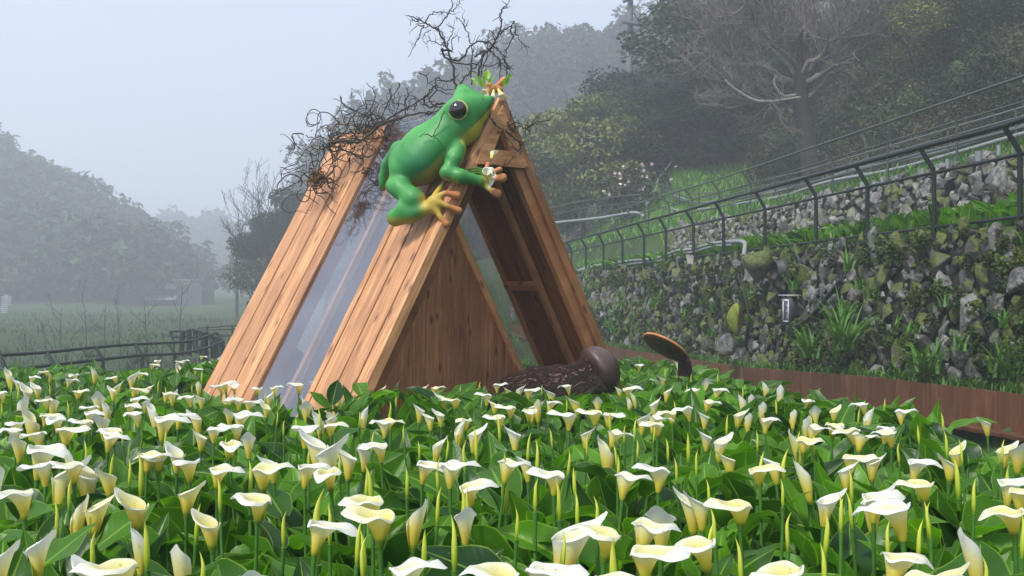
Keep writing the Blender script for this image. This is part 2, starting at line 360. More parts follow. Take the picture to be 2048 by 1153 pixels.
# ------------------------------------------------------------------ terrain
def wall_top1(Y): return np.interp(Y, [0, 9.3, 28, 45], [1.86, 1.71, 1.39, 1.2])
def border_top(Y): return np.interp(Y, [0, 8.2, 10.5, 13.8, 20, 45], [0.3, 0.22, 0.14, -0.04, -0.2, -0.35])
def wall_top2(Y): return np.interp(Y, [0, 12.5, 23.4, 45], [3.15, 2.91, 2.68, 2.5])
def ridge(X, Y, pts, Df, Dr, th):
    px = 1024 + F * X / np.maximum(Y, 1); xs, ys = zip(*pts)
    zt = CZ + (567 - np.interp(px, xs, ys)) / F * Dr - th
    t = sstep((Y - Df) / (Dr - Df)); return -1.3 + (zt + 1.3) * t
RL = [(-900, 60), (-200, 230), (0, 290), (60, 335), (130, 360), (200, 410), (300, 475), (380, 545), (450, 620), (500, 700), (3000, 900)]
RC = [(-900, 900), (440, 800), (520, 560), (620, 380), (700, 260), (760, 205), (850, 170), (950, 135), (1050, 90), (1120, 70), (1180, 60), (1300, 45), (1420, 10), (1600, -40), (2100, -100), (3000, -100)]
RF = [(-900, 460), (300, 430), (420, 440), (520, 485), (640, 440), (3000, 400)]
def ground(X, Y):
    X = np.asarray(X, float); Y = np.asarray(Y, float); e = X + .166 * Y
    bed = .21 - .045 * np.minimum(Y, 13.5)
    bed = bed + 0.12 * np.exp(-(((X - .55) / 1.0) ** 2 + ((Y - 6.4) / 1.2) ** 2))
    z = bed + (-.95 - bed) * sstep((-X - 4.6) / 1.8) ; z = z + (-1.35 - z) * sstep((-X - 7) / 4.0)
    far = sstep((Y - 14) / 12.0) * (1 - sstep((e - 1.5) / 1.5)); z = z + (-1.35 - z) * far
    zb = border_top(Y) - .02
    z = z + (zb - z) * sstep((e - 5.6) / .1)
    w1 = wall_top1(Y); z = z - .32 * sstep((e - 3.2) / .5) * (1 - sstep((e - 5.6) / .1)); z = z + (w1 - z) * sstep((e - 6.2) / .25)
    z = z + .35 * sstep((e - 6.4) / 2.0)
    w2 = wall_top2(Y); z = z + (w2 - z) * sstep((e - 8.75) / .25)
    z = z + .75 * sstep((e - 9) / 2.8)
    z = z + np.maximum(e - 14, 0) * .8
    z = np.minimum(z, 40)
    z = z + 2.3 * np.exp(-(((X - 6.9) / 2.6) ** 2 + ((Y - 40) / 5.0) ** 2))
    for pts, a, b, th in ((RL, 105, 160, 7.0), (RC, 78, 130, 6.0), (RF, 240, 300, 8.0)):
        z = np.maximum(z, ridge(X, Y, pts, a, b, th))
    bumpy = (vnoise(np.stack([X * .8, Y * .8, X * 0], -1), 3) - .5) * .12 + (vnoise(np.stack([X * .15, Y * .15, X * 0], -1), 5) - .5) * .8 * sstep((np.abs(e - 10) - 5) / 8)
    return z + bumpy * np.where((e > -5) & (e < 13.5) & (Y < 30), .3, 1.0)

xs = np.concatenate([np.arange(-255, -14, 5), np.arange(-14, 22, .3), np.arange(22, 255, 5)])
ys = np.concatenate([np.arange(-18, 0, 3), np.arange(0, 48, .3), np.arange(48, 325, 4)])
XX, YY = np.meshgrid(xs, ys, indexing='ij'); ZZ = ground(XX, YY)
nx, ny = XX.shape; i, j = np.meshgrid(np.arange(nx - 1), np.arange(ny - 1), indexing='ij'); i = i.ravel(); j = j.ravel()
g = G(); g.add(np.stack([XX, YY, ZZ], -1).reshape(-1, 3), np.c_[i * ny + j, (i + 1) * ny + j, (i + 1) * ny + j + 1, i * ny + j + 1])
tag(g.build('ground', M['soil']), kind='structure')

# ------------------------------------------------------------------ foliage generators
def leaf_cloud(g, C, rad, n, size, tone, seed, flat=0.75, shell=0.45, aspect=1.7, mi=0):
    """n small bent leaves (two triangles each) spread through an ellipsoid crown lobe"""
    rs = np.random.RandomState(seed)
    d = rs.normal(size=(n, 3)); d /= np.linalg.norm(d, axis=1, keepdims=True); rr = (shell + (1 - shell) * rs.rand(n)) ** .6
    P = np.asarray(C) + d * rr[:, None] * np.asarray(rad) * (1 + .25 * (vnoise(d * 3 + seed, seed)[:, None] - .5) * 2)
    nrm = d * .6 + rs.normal(size=(n, 3)) * .55 + np.array([0, 0, .5]); nrm /= np.linalg.norm(nrm, axis=1, keepdims=True)
    t = rs.normal(size=(n, 3)); t = t - nrm * (t * nrm).sum(1, keepdims=True); t /= np.linalg.norm(t, axis=1, keepdims=True); b = np.cross(nrm, t)
    s = size * (.6 + .8 * rs.rand(n))[:, None]
    V = np.stack([P - t * s * .5 * aspect, P + b * s * .5 + nrm * s * .12, P + t * s * .5 * aspect, P - b * s * .5 + nrm * s * .12], 1).reshape(-1, 3)
    k = np.arange(n) * 4; Fc = np.c_[k, k + 1, k + 2, k + 3]
    tn = np.clip(tone + (rs.rand(n) - .5) * .35, 0, 1); g.add(V, Fc, np.repeat(np.c_[tn, tn, tn], 4, 0), None, mi)

def branch_rec(g, P, d, L, r, depth, rs, up=0.15, spread=.6, kids=3, tips=None, wig=.12, k=5, mi=0, minr=.004):
    n = 5; pts = [np.array(P)]; dd = np.array(d, float)
    for i in range(n):
        dd = dd + rs.normal(size=3) * wig + np.array([0, 0, up]) * .12; dd /= np.linalg.norm(dd); pts.append(pts[-1] + dd * L / n)
    rr = np.linspace(r, r * .62, n + 1); tube(g, pts, np.maximum(rr, minr), k if depth > 1 else 3, None, mi, cap=False)
    if depth == 0:
        if tips is not None: tips.append(pts[-1]); 
        return
    for q in range(kids):
        i = rs.randint(2, n + 1) if q else n
        nd = dd + rs.normal(size=3) * spread; nd[2] += up; nd /= np.linalg.norm(nd)
        branch_rec(g, pts[i], nd, L * rs.uniform(.6, .85), r * .6, depth - 1, rs, up, spread, kids, tips, wig, k, mi, minr)

def make_tree(mat, seed, H=8.0, W=5.0, leaves=5200, size=.2, tone=.45, trunk_h=.35, lobes=26):
    """trunk + crown meshes, origin at the foot"""
    rs = np.random.RandomState(seed); gt = G(); tips = []
    th = H * trunk_h
    tube(gt, smooth_path([(0, 0, -.4), (.05, .02, th * .4), (rs.uniform(-.2, .2), rs.uniform(-.2, .2), th), (rs.uniform(-.4, .4), 0, H * .8)]), np.linspace(.16 * H / 8, .04, 13), 7, None, 0, False)
    for q in range(7):
        a = rs.rand() * 6.28; z0 = th * rs.uniform(.7, 1.6)
        branch_rec(gt, (0, 0, z0), (math.cos(a), math.sin(a), .7), W * .35, .06 * H / 8, 2, rs, .2, .5, 2)
    gc = G()
    for q in range(lobes):
        a = rs.rand() * 6.28; zz = rs.rand(); rad = W * .5 * math.sin(math.pi * min(.95, .22 + zz * .72)) * rs.uniform(.35, 1.0)
        c = (rad * math.cos(a), rad * math.sin(a), th * .8 + (H - th * .8) * (zz * .92))
        s = rs.uniform(.13, .24) * W; tt = tone + rs.uniform(-.32, .32) + .12 * (zz - .5)
        leaf_cloud(gc, c, (s, s, s * .62), leaves // lobes, size, tt, seed * 100 + q)
    return gt, gc

def place_tree(protos, key, loc, sc, rz, label, cat='tree', group=None, name='evergreen_tree'):
    t, c = protos[key]; r = empty(name, loc, label, cat, group, rz); r.scale = (sc[0], sc[0], sc[1]) if isinstance(sc, tuple) else (sc,) * 3
    for m_, nm in ((t, 'trunk'), (c, 'crown')):
        if m_ is None: continue
        o = bpy.data.objects.new(nm, m_); COL.objects.link(o); o.parent = r
    return r

def mesh_only(g, name, mats, smooth=True):
    o = g.build(name, mats, None, smooth); me = o.data; bpy.data.objects.remove(o); return me

PT = {}
for k, (mt, sd_, H, W, lv, sz, tn, trh) in {
    'd1': ('tree_dark', 11, 9, 6.5, 22000, .11, .42, .3), 'd2': ('tree_dark', 12, 8, 6, 20000, .11, .3, .25), 'd3': ('tree_dark', 13, 10, 5, 18000, .11, .5, .35),
    'y1': ('tree_yel', 14, 6, 5.5, 13000, .10, .4, .35), 'y2': ('tree_yel', 15, 5, 5, 11000, .10, .55, .4), 'y3': ('tree_yel', 17, 6, 5.5, 26000, .055, .36, .35), 'd4': ('tree_dark', 18, 9, 6, 34000, .065, .6, .3), 'b1': ('brush', 16, 5, 5, 12000, .10, .4, .2)}.items():
    gt, gc = make_tree(M[mt], sd_, H, W, lv, sz, tn, trh)
    PT[k] = (mesh_only(gt, 'trunk', M['bark']), mesh_only(gc, 'crown', M[mt], False))

# (px of the trunk, py of the tree top, depth, proto, proto height, width scale, label)
TREES = [
 (1445, -60, 41, 'd1', 9, 1.35, 'tallest dark evergreen, its leafy top cut by the upper edge beside the open sky'),
 (1420, 10, 51, 'd3', 10, .8, 'dark evergreen on the skyline just to the sky side of the tallest one'),
 (1325, 118, 53, 'd1', 9, 1.0, 'grey-green evergreen right behind the utility pole foot'),
 (1250, 135, 44, 'd2', 8, 1.0, 'bushy dark tree covering the utility pole foot'),
 (1165, 175, 40, 'y1', 6, 1.0, 'yellow-green crowned tree at the lower end of the wooded slope'),
 (1095, 235, 42, 'y2', 5, 1.1, 'pale yellowish small tree nearest the hut roof edge'),
 (1265, 215, 42, 'd2', 8, .8, 'dark rounded tree below the yellow-green crown'),
 (1330, 170, 40, 'd2', 8, 1.0, 'very dark bushy tree above the boulder on the grass mound'),
 (1420, 150, 42, 'd1', 9, .9, 'dark tree between the grass mound and the big bare tree'),
 (1075, 320, 47, 'd3', 10, .7, 'thin dim tree behind the lowest grass of the mound'),
 (1520, -90, 50, 'd1', 9, 1.2, 'hazy evergreen behind the twigs of the big bare tree'),
 (1680, -140, 44, 'b1', 5, 1.6, 'brownish tree high on the slope above the pale grass plume'),
 (1830, -60, 30, 'y3', 6, .95, 'tree with yellow-green leaf clusters above the railing, nearest of the upper slope'),
 (1960, -80, 29, 'd4', 9, .8, 'slender dark green tree beside the one with yellow-green clusters'),
 (2050, -120, 27, 'd4', 9, .7, 'green tree cut by the upper corner over the stone walls'),
 (572, 375, 56, 'd2', 8, 1.0, 'dark round evergreen standing alone against fog beside the hut'),
 (650, 365, 58, 'd1', 9, 1.0, 'dark evergreen showing through the clear roof sheet'),
]
for n_, (px, py, D, k, H, ws, lab) in enumerate(TREES):
    X = (px - 1024) / F * D; gz = float(ground(X, D)); top = CZ + (567 - py) / F * D; s = max(.45, (top - gz) / H)
    w = ws
    place_tree(PT, k, (X, D, gz - .1), (w, s), n_ * 1.3, lab, 'tree', 'trees on the misty slopes', 'evergreen_tree' if k[0] == 'd' else 'leafy_tree')

# woods that read as one mass
def wood_mass(name, spots, size, leaves, mat, seed, label, tone=.35):
    g = G(); rs = np.random.RandomState(seed)
    for (x, y, z, w, h) in spots:
        nl = 5
        tn0 = tone + rs.uniform(-.3, .3)
        for q in range(nl):
            c = (x + rs.uniform(-.45, .45) * w, y + rs.uniform(-.45, .45) * w, z + h * (.35 + .6 * q / nl))
            s = w * rs.uniform(.28, .5) * (1 - .45 * q / nl); sz_ = size if size > .12 else max(.045, .0023 * y); leaf_cloud(g, c, (s, s, h * .24), int(leaves // nl * (1 if size > .12 else min(1.9, (size / sz_) ** 1.3))), sz_, tn0 + rs.uniform(-.12, .12), rs.randint(1 << 30), mi=0)
    o = g.build(name, mat, None, False); tag(o, label, 'woods', None, 'stuff'); return o
rs = np.random.RandomState(31)
sp = []
for _ in range(520):
    px = rs.uniform(-160, 560); D = rs.uniform(110, 168); X = (px - 1024) / F * D
    gz = float(ground(X, D))
    if gz < -1.0: continue
    sp.append((X, D, gz - .5, rs.uniform(5, 10), rs.uniform(5, 9.5)))
wood_mass('forest', sp, .7, 300, M['tree_dark'], 5, 'misty forested ridge sloping down behind the valley field')
sp = []
for _ in range(560):
    px = rs.uniform(560, 1560); D = rs.uniform(82, 138); X = (px - 1024) / F * D
    gz = float(ground(X, D))
    if gz < 0: continue
    sp.append((X, D, gz - .5, rs.uniform(4, 8), rs.uniform(4.0, 8.5)))
wood_mass('forest', sp, .5, 380, M['tree_dark'], 6, 'blue-grey misty wooded ridge rising behind the hut and dry twigs')
sp = []
for _ in range(160):
    px = rs.uniform(200, 760); D = rs.uniform(250, 305); X = (px - 1024) / F * D
    sp.append((X, D, float(ground(X, D)) - .5, rs.uniform(8, 14), rs.uniform(7, 12)))
wood_mass('forest', sp, 1.0, 200, M['tree_dark'], 7, 'faintest wooded ridge fading into fog at the valley end')
sp = []
for _ in range(900):
    Y = rs.uniform(17, 62); e = rs.uniform(14.2, 34); X = e - .166 * Y; px = 1024 + F * X / Y
    if px < 1040 or px > 2350: continue
    if math.hypot(X - 6.9, (Y - 40) * .5) < 3.2: continue
    sp.append((X, Y, float(ground(X, Y)) - .3, rs.uniform(1.4, 2.8), rs.uniform(.8, 2.4)))
wood_mass('undergrowth', sp[::2], .09, 900, M['tree_dark'], 8, 'dark evergreen undergrowth covering the steep slope above the railing', .5)
wood_mass('undergrowth', sp[1::2], .085, 700, M['brush'], 9, 'brown and olive brush mixed over the steep slope', .6)

# grass cover on terraces and mound
def blades(g, P, n, L, w, rs, tone=.5, lean=.5, seg=3, spread=.0, up=1.0):
    """n arching grass blades from points P (n,3)"""
    a = rs.rand(n) * 6.283; dirh = np.c_[np.cos(a), np.sin(a), np.zeros(n)]; Ls = L * (.5 + .8 * rs.rand(n)); ln = lean * (.3 + rs.rand(n))
    side = np.c_[-np.sin(a), np.cos(a), np.zeros(n)]; V = []; U = []
    for q in range(seg + 1):
        t = q / seg; pos = P + dirh * (Ls * ln * t ** 1.5)[:, None] + np.array([0, 0, 1.0]) * (Ls * up * (t - .45 * ln * t ** 2.4))[:, None]
        ww = w * (1 - t ** 1.6) + .0008; V += [pos - side * ww, pos + side * ww]
    V = np.stack(V, 1).reshape(-1, 3); m_ = 2 * (seg + 1); k = (np.arange(n) * m_)[:, None]; Fc = np.concatenate([k + np.array([2 * q, 2 * q + 1, 2 * q + 3, 2 * q + 2]) for q in range(seg)])
    tn = np.clip(tone + (rs.rand(n) - .5) * .6, 0, 1); g.add(V, Fc, np.repeat(np.c_[tn, tn, tn], m_, 0), np.tile(np.array([[-.5 if i_ % 2 == 0 else .5, (i_ // 2) / seg] for i_ in range(m_)]), (n, 1)))
rs = np.random.RandomState(41); g = G()
n = 26000; Y = rs.uniform(10, 52, n) ; e = rs.uniform(6.5, 14.5, n); X = e - .166 * Y
keep = ~((e > 8.3) & (e < 8.95)) & (1024 + F * X / Y > 1060) & (1024 + F * X / Y < 2200) & ~((e < 8.4) & (Y < 20)); X, Y = X[keep], Y[keep]
blades(g, np.c_[X, Y, ground(X, Y) - .02], len(X), .22, .012, rs, .45, .7, 2)
n = 16000; X = rs.normal(6.5, 2.6, n); Y = rs.normal(39, 5, n); tag(g.build('grass', M['grassy']), 'rough grass covering the terraces behind the stone walls', 'grass', None, 'stuff')
g = G(); blades(g, np.c_[X, Y, ground(X, Y) - .02], n, .34, .03, rs, .7, .8, 2)
tag(g.build('grass', mat_leaf('mound_grass_blade', (.05, .15, .02), (.16, .36, .05), (.2, .4, .08), .25, .6)), 'bright green grass on the mound at the end of the terraces', 'grass', None, 'stuff')
rs = np.random.RandomState(42); g = G()
n = 14000; Y = 16 + 60 * rs.rand(n) ** 1.5; X = -7 - rs.rand(n) * (Y * .5); blades(g, np.c_[X, Y, ground(X, Y) - .02], n, .35, .02, rs, .5, .7, 2)
tag(g.build('grass', mat_leaf('dull_grass', (.015, .03, .01), (.04, .07, .02), (.05, .08, .03), .2, .7)), 'foggy green field grass beyond the bent pipe fence', 'grass', None, 'stuff')
# ------------------------------------------------------------------ rubble walls
def rock_variants(n, seed, pts=13):
    out = []; rs = np.random.RandomState(seed)
    for _ in range(n):
        bm = bmesh.new(); d = rs.normal(size=(pts, 3)); d /= np.linalg.norm(d, axis=1, keepdims=True); d *= rs.uniform(.8, 1.05, (pts, 1))
        for q in d: bm.verts.new(q)
        bmesh.ops.convex_hull(bm, input=bm.verts)
        for v in [v for v in bm.verts if not v.link_faces]: bm.verts.remove(v)
        bmesh.ops.triangulate(bm, faces=bm.faces)
        bmesh.ops.bevel(bm, geom=bm.edges[:], offset=.055, segments=1, affect='EDGES', profile=.5)
        bmesh.ops.triangulate(bm, faces=bm.faces)
        bm.verts.ensure_lookup_table(); V = np.array([v.co for v in bm.verts]); Fc = np.array([[v.index for v in f.verts] for f in bm.faces])
        bm.free(); V = V + (vnoise(V * 2.2 + 9, seed + _)[:, None] - .5) * .16 * V; out.append((V, Fc))
    return out
ROCKS = rock_variants(26, 3)
def pack(L, H, radii, rs, tries):
    """dart throwing of ever smaller stones on an L x H strip"""
    P = np.zeros((0, 3))
    for r, n in zip(radii, tries):
        for _ in range(n):
            x, y = rs.rand() * L, rs.rand() * H; rr = r * rs.uniform(.8, 1.25)
            if len(P) and (np.hypot(P[:, 0] - x, P[:, 1] - y) < (P[:, 2] + rr) * .66).any(): continue
            P = np.vstack([P, [x, y, rr]])
    return P
def stone_wall(name, Y0, Y1, e0, e1, zlo, zhi, radii, tries, mat, seed, label, bulge=.3, moss_fn=None, aspect=1.25):
    rs = np.random.RandomState(seed); g = G(); L = (Y1 - Y0) * 1.0137
    Ys = np.linspace(Y0, Y1, 60); nh = 9; V = []
    for y in Ys:
        for k in range(nh):
            h = k / (nh - 1); e = e0 + (e1 - e0) * h + .06; V.append((e - .166 * y, y, zlo(y) - .1 + (zhi(y) - zlo(y) + .06) * h))
    for y in Ys: V.append((e1 + .35 - .166 * y, y, zhi(y) - .05))
    V = np.array(V); Fc = []
    for a in range(59):
        for k in range(nh - 1): Fc.append([a * nh + k, (a + 1) * nh + k, (a + 1) * nh + k + 1, a * nh + k + 1])
        Fc.append([a * nh + nh - 1, (a + 1) * nh + nh - 1, 60 * nh + a + 1, 60 * nh + a])
    g.add(V, np.array(Fc), (.1, .5, 0), None, 1)
    Hm = max(zhi(y) - zlo(y) for y in (Y0, Y1)) * 1.05
    P = pack(L, Hm, radii, rs, tries)
    for (s, h, r) in P:
        y = Y0 + s / 1.0137; Ht = zhi(y) - zlo(y)
        if h > Ht + .03: continue
        hh = h / max(Ht, .1); e = e0 + (e1 - e0) * hh + rs.uniform(-.02, .05) * 1; c = np.array([e - .166 * y, y, zlo(y) + h])
        V, Fq = ROCKS[rs.randint(len(ROCKS))]
        sc = np.array([r * bulge * 2.2, r * 1.12 * rs.uniform(.7, 1.05), r * 1.12 * rs.uniform(.75, 1.3)])
        Rm = rotm(rs.uniform(-.6, .6), rs.uniform(-.35, .35), rs.uniform(-.3, .3)); pre = rotm(*(rs.rand(3) * 6.28))
        W = (V @ pre.T) * sc @ Rm.T + c
        g.add(W, Fq, (rs.rand() ** 1.9, rs.rand() if moss_fn is None else moss_fn(y, hh, rs), 0), None, 0)
    o = g.build(name, [mat, M['gap']], None, False); tag(o, label, 'stone wall'); return o, P
stone_wall('stone_wall', 6.6, 36, 5.80, 6.28, border_top, wall_top1, [.21, .15, .105, .075, .05], [14, 420, 3000, 8000, 9000], M['stone_wet'], 11,
           'lower mossy rubble retaining wall with wet dark stones and a pipe outlet', .3)
stone_wall('stone_wall', 8.5, 27, 8.42, 8.85, lambda y: wall_top1(y) + .3, wall_top2, [.22, .13, .09, .065], [8, 200, 3600, 7000], M['stone_dry'], 12,
           'upper grey rubble wall of dry angular stones behind the first fence', .4)
# grassed bank: the far stretch of the upper wall is overgrown
def zline(Y, e): return float(ground(e - .166 * Y, Y))

# moss, creepers and tufts on the lower wall
rs = np.random.RandomState(51); g = G(); n = 0
for _ in range(640):
    y = 7 + 27 * rs.rand() ** 1.2; h = rs.rand(); nz = vnoise(np.array([y * .9, h * 3.2, 1.5]), 8)
    if nz < .46: continue
    e = 5.80 + .48 * h - .1; z = border_top(y) + h * (wall_top1(y) - border_top(y)); s = rs.uniform(.035, .11) * (1 + y / 30)
    leaf_cloud(g, (e - .166 * y, y, z), (s * .5, s, s * .8), 46, .022 + y * .0011, rs.uniform(.0, .8), rs.randint(1 << 30), aspect=1.2)
tag(g.build('creepers', mat_foliage('wall_creeper', [(0, (.012, .03, .006)), (.5, (.035, .07, .01)), (1, (.13, .18, .025))], .2), None, False), 'moss and small leafy creepers growing over the lower stone wall', 'creeper', None, 'stuff')
g = G()
for _ in range(120):
    y = 7 + 27 * rs.rand() ** .8; h = rs.rand() ** 1.6 * .95; e = 5.8 + .48 * h - .08; z = border_top(y) + h * (wall_top1(y) - border_top(y))
    if y > 18 and rs.rand() < .9: h = rs.uniform(.4, 1)
    k = rs.randint(10, 22); P = np.c_[e - .166 * y + rs.normal(size=k) * .03, y + rs.normal(size=k) * .05, np.full(k, z)]
    blades(g, P, k, rs.uniform(.16, .34), .009 + .0003 * y, rs, rs.uniform(.35, .8), .9, 4)
n = 5200; Y = 6.5 + 30 * rs.rand(n) ** 1.2; e = 5.66 + rs.rand(n) * .18
blades(g, np.c_[e - .166 * Y, Y, border_top(Y) - .01], n, .13, .007, rs, .6, .8, 3)
tag(g.build('grass', M['grassy']), 'grass tufts and ferns rooted in the lower stone wall and along its foot', 'grass', None, 'stuff')
def onwall(px, py, e=6.05):
    return at(px, py, e / ((px - 1024) / F + .166))
def tuft(px, py, D, n, L, w, lab, name='leafy_tuft', seed=1):
    p0 = at(px, py, D); rs = np.random.RandomState(seed); g = G(); k = n
    blades(g, np.c_[rs.normal(size=k) * .05, rs.normal(size=k) * .08, np.zeros(k)], k, L, w, rs, .55, 1.0, 6)
    o = g.build(name, M['grassy']); o.location = p0; tag(o, lab, 'plant', 'broad grass plants at the wall foot')
tuft(1690, 700, 11.2, 46, .75, .017, 'largest strap-leaved plant at the wall foot, below the black hose', seed=1)
tuft(1620, 715, 12.2, 40, .5, .02, 'strap-leaved plant at the wall foot just under the small notice box', seed=2)
tuft(1850, 745, 9.6, 36, .45, .018, 'bright strap-leaved clump among dark stones near the edging boards', seed=3)
tuft(2010, 755, 8.7, 34, .38, .016, 'strap-leaved clump at the wall foot where the photo edge cuts it', seed=4)
tuft(1345, 585, 19.5, 44, .8, .02, 'drooping grass clump high on the far half of the lower wall', seed=5)

# leafy strip of callas on the first terrace
# (built with the calla leaves further below)

# boulder, drain outlet, notice box, hoses on the lower wall
def rock(name, c, r, tone, moss, label, seed, mat):
    V, Fq = ROCKS[seed % len(ROCKS)]; bm = bmesh.new()
    for v in V: bm.verts.new(v)
    bm.verts.ensure_lookup_table()
    for f in Fq: bm.faces.new([bm.verts[i] for i in f])
    bmesh.ops.subdivide_edges(bm, edges=bm.edges[:], cuts=1, use_grid_fill=True)
    for _ in range(6): bmesh.ops.smooth_vert(bm, verts=bm.verts, factor=.5, use_axis_x=True, use_axis_y=True, use_axis_z=True)
    V = np.array([v.co for v in bm.verts]); Fc = [[v.index for v in f.verts] for f in bm.faces]; bm.free()
    g = G(); g.add(V * np.asarray(r) * 1.12, Fc, (tone, moss, 0)); o = g.build(name, mat); o.location = tuple(c); tag(o, label, 'rock'); return o
rock('boulder', at(1512, 528, 14.1), (.28, .34, .3), .6, .7, 'big rounded moss-topped boulder on top of the wall beside the drain pipe', 3, M['stone_wet'])
rock('boulder', at(1470, 640, 14.2), (.16, .26, .3), .3, 1.25, 'bright yellow-green mossy rock in the middle of the lower wall', 5, M['moss_bright'])
rock('boulder', at(1455, 690, 13.9), (.2, .36, .17), .6, .2, 'long grey slab-like rock low in the wall beside the mossy one', 7, M['stone_wet'])
rock('boulder', at(2040, 560, 8.6), (.12, .15, .16), .4, .35, 'large wet grey rock in the lower wall at the photo edge', 9, M['stone_wet'])
rock('boulder', at(1290, 345, 40), (.75, .7, .6), .55, .2, 'grey boulder on top of the grass mound behind the flowering shrub', 12, M['stone_wet'])
rock('boulder', at(1995, 365, 12.6), (.14, .2, .22), .45, .1, 'smooth dark oval stone in the upper wall near the photo edge', 15, M['stone_dry'])

def ring_pipe(name, c, axis, r0, r1, L, mat, label, cat='drain pipe', k=24):
    c = np.asarray(c, float); axis = np.asarray(axis, float); axis /= np.linalg.norm(axis); u = np.cross(axis, [0, 0, 1]); u /= np.linalg.norm(u); w = np.cross(u, axis)
    a = np.arange(k) * 2 * math.pi / k; cir = np.cos(a)[:, None] * u + np.sin(a)[:, None] * w; V = []
    for (rr, s) in ((r1, L), (r1, 0), (r0, 0), (r0, L)): V.append(c + axis * s + cir * rr)
    V = np.vstack(V); Fc = []
    for q in range(3):
        for i_ in range(k): Fc.append([q * k + i_, q * k + (i_ + 1) % k, (q + 1) * k + (i_ + 1) % k, (q + 1) * k + i_])
    Fc.append([3 * k + i_ for i_ in range(k)])
    g = G(); g.add(V, Fc); o = g.build(name, mat); tag(o, label, cat); return o
c = onwall(1547, 541, 5.98)
ring_pipe('drain_pipe', c, (.97, .22, .03), .12, .14, .35, simple('old_grey_pipe', (.035, .035, .033), .6, 12, .4), 'dark round drain pipe mouth in the wall beside the mossy boulder')

# notice box on the wall: a black housing with a white framed notice
bc = onwall(1579, 622, 5.86); nrm = np.array([-.93, -.36, 0.]); nrm /= np.linalg.norm(nrm); ux = np.array([-nrm[1], nrm[0], 0]) * -1; ux = np.array([.36, -.93, 0]); ux /= np.linalg.norm(ux); uz = np.array([0, 0, 1.])
nb = empty('notice_box', bc, 'small dark box with a pale framed notice fixed on the lower stone wall', 'notice box')
def nbx(name, c, w, h, d, mat, par=nb, bev=.004):
    g = G(); box(g, c, ux * w, nrm * d, uz * h, bev=bev); return g.build(name, mat, par)
dk = simple('dark_plastic', (.03, .03, .035), .5, 20, .3); wh = simple('white_paint', (.55, .56, .6), .6, 40, .15); bl = simple('dark_notice', (.06, .065, .09), .35, 30, .3)
nbx('housing', (0, 0, 0), .10, .19, .05, dk); nbx('hood', (0, 0, .205), .15, .008, .07, simple('pale_metal', (.35, .35, .35), .5), bev=.002)
fr = nbx('panel', nrm * .052, .062, .15, .004, bl, bev=.001)
g = G()
for (cx, cz, w, h) in ((-.055, 0, .009, .145), (.055, 0, .009, .145), (0, .138, .06, .014), (0, -.14, .06, .008)): box(g, nrm * .06 + ux * cx + uz * cz, ux * w, nrm * .003, uz * h)
rs = np.random.RandomState(5)
for _ in range(16): box(g, nrm * .06 + ux * (.035 + rs.uniform(-.012, .004)) + uz * rs.uniform(-.12, .11), ux * rs.uniform(.002, .006), nrm * .002, uz * rs.uniform(.003, .009))
o = g.build('frame', wh, nb); o.parent = fr
g = G(); P = [(1682, 560), (1665, 582), (1650, 600), (1640, 615), (1620, 635), (1604, 647), (1592, 652)]; tube(g, smooth_path([onwall(x, y, 5.84) for x, y in P]), .03, 8)
tag(g.build('hose', M['rubber']), 'thick black hose curving down the wall to the notice box', 'hose')
for dx, nm in ((0, 'nearer'), (9, 'farther')):
    g = G(); tube(g, smooth_path([onwall(1588 - 4 * dx / 9 + (x), y, 5.83) for x, y in ((dx * .6, 655), (-8 + dx * .6, 680), (-22 + dx * .8, 705))]), .014, 6)
    tag(g.build('cable', M['rubber']), 'black cable below the notice box, %s' % ('the longer one nearer the mossy rock' if dx == 0 else 'the one nearer the strap-leaved plant'), 'cable', 'cables under the notice box')
g = G(); tube(g, smooth_path([onwall(x, y, 5.86) for x, y in ((1480, 560), (1492, 600), (1497, 640), (1492, 680), (1488, 715))]), .02, 6)
tag(g.build('hose', M['bark']), 'grey hose running straight down the wall by the bright mossy rock', 'hose')

# ------------------------------------------------------------------ edging boards along the wall foot
g = G(); rs = np.random.RandomState(9); y = 5.6
ed = empty('edging', (5.6 - .166 * 10, 10, 0), 'low brown vertical board edging along the foot of the stone wall', 'edging')
gr_ = G()
while y < 34:
    w = .26 if y < 16 else .32; y1 = y + w; zt = float(border_top((y + y1) / 2)) + .01; zb_ = zt - (.34 if y < 22 else .3)
    n_ = 1
    for q in range(n_):
        ya = y + w * q / n_; yb = y + w * (q + 1) / n_ - .008; cy = (ya + yb) / 2; zt2 = float(border_top(cy)) + .01
        box(g, (5.58 - .166 * cy, cy, (zt2 + zb_) / 2), np.array([0, 0, (zt2 - zb_) / 2]), np.array([-.166, 1, 0]) * (yb - ya) / 2, np.array([.014, 0, 0]), (rs.uniform(0, 1), rs.rand(), 0), bev=.006)
    box(gr_, (5.50 - .166 * (y + y1) / 2, (y + y1) / 2, zb_ - .005), np.array([-.166, 1, 0]) * (w / 2 - .002), np.array([.075, 0, 0]), np.array([0, 0, .018]), (rs.rand() * .5, rs.rand(), 0), bev=.003)
    y = y1
loc0 = ed.location
o = g.build('board_face', M['edging'], ed, False); o.matrix_parent_inverse = Matrix.Translation(-Vector(loc0))
o = gr_.build('base_rail', M['edging'], ed, False); o.matrix_parent_inverse = Matrix.Translation(-Vector(loc0))

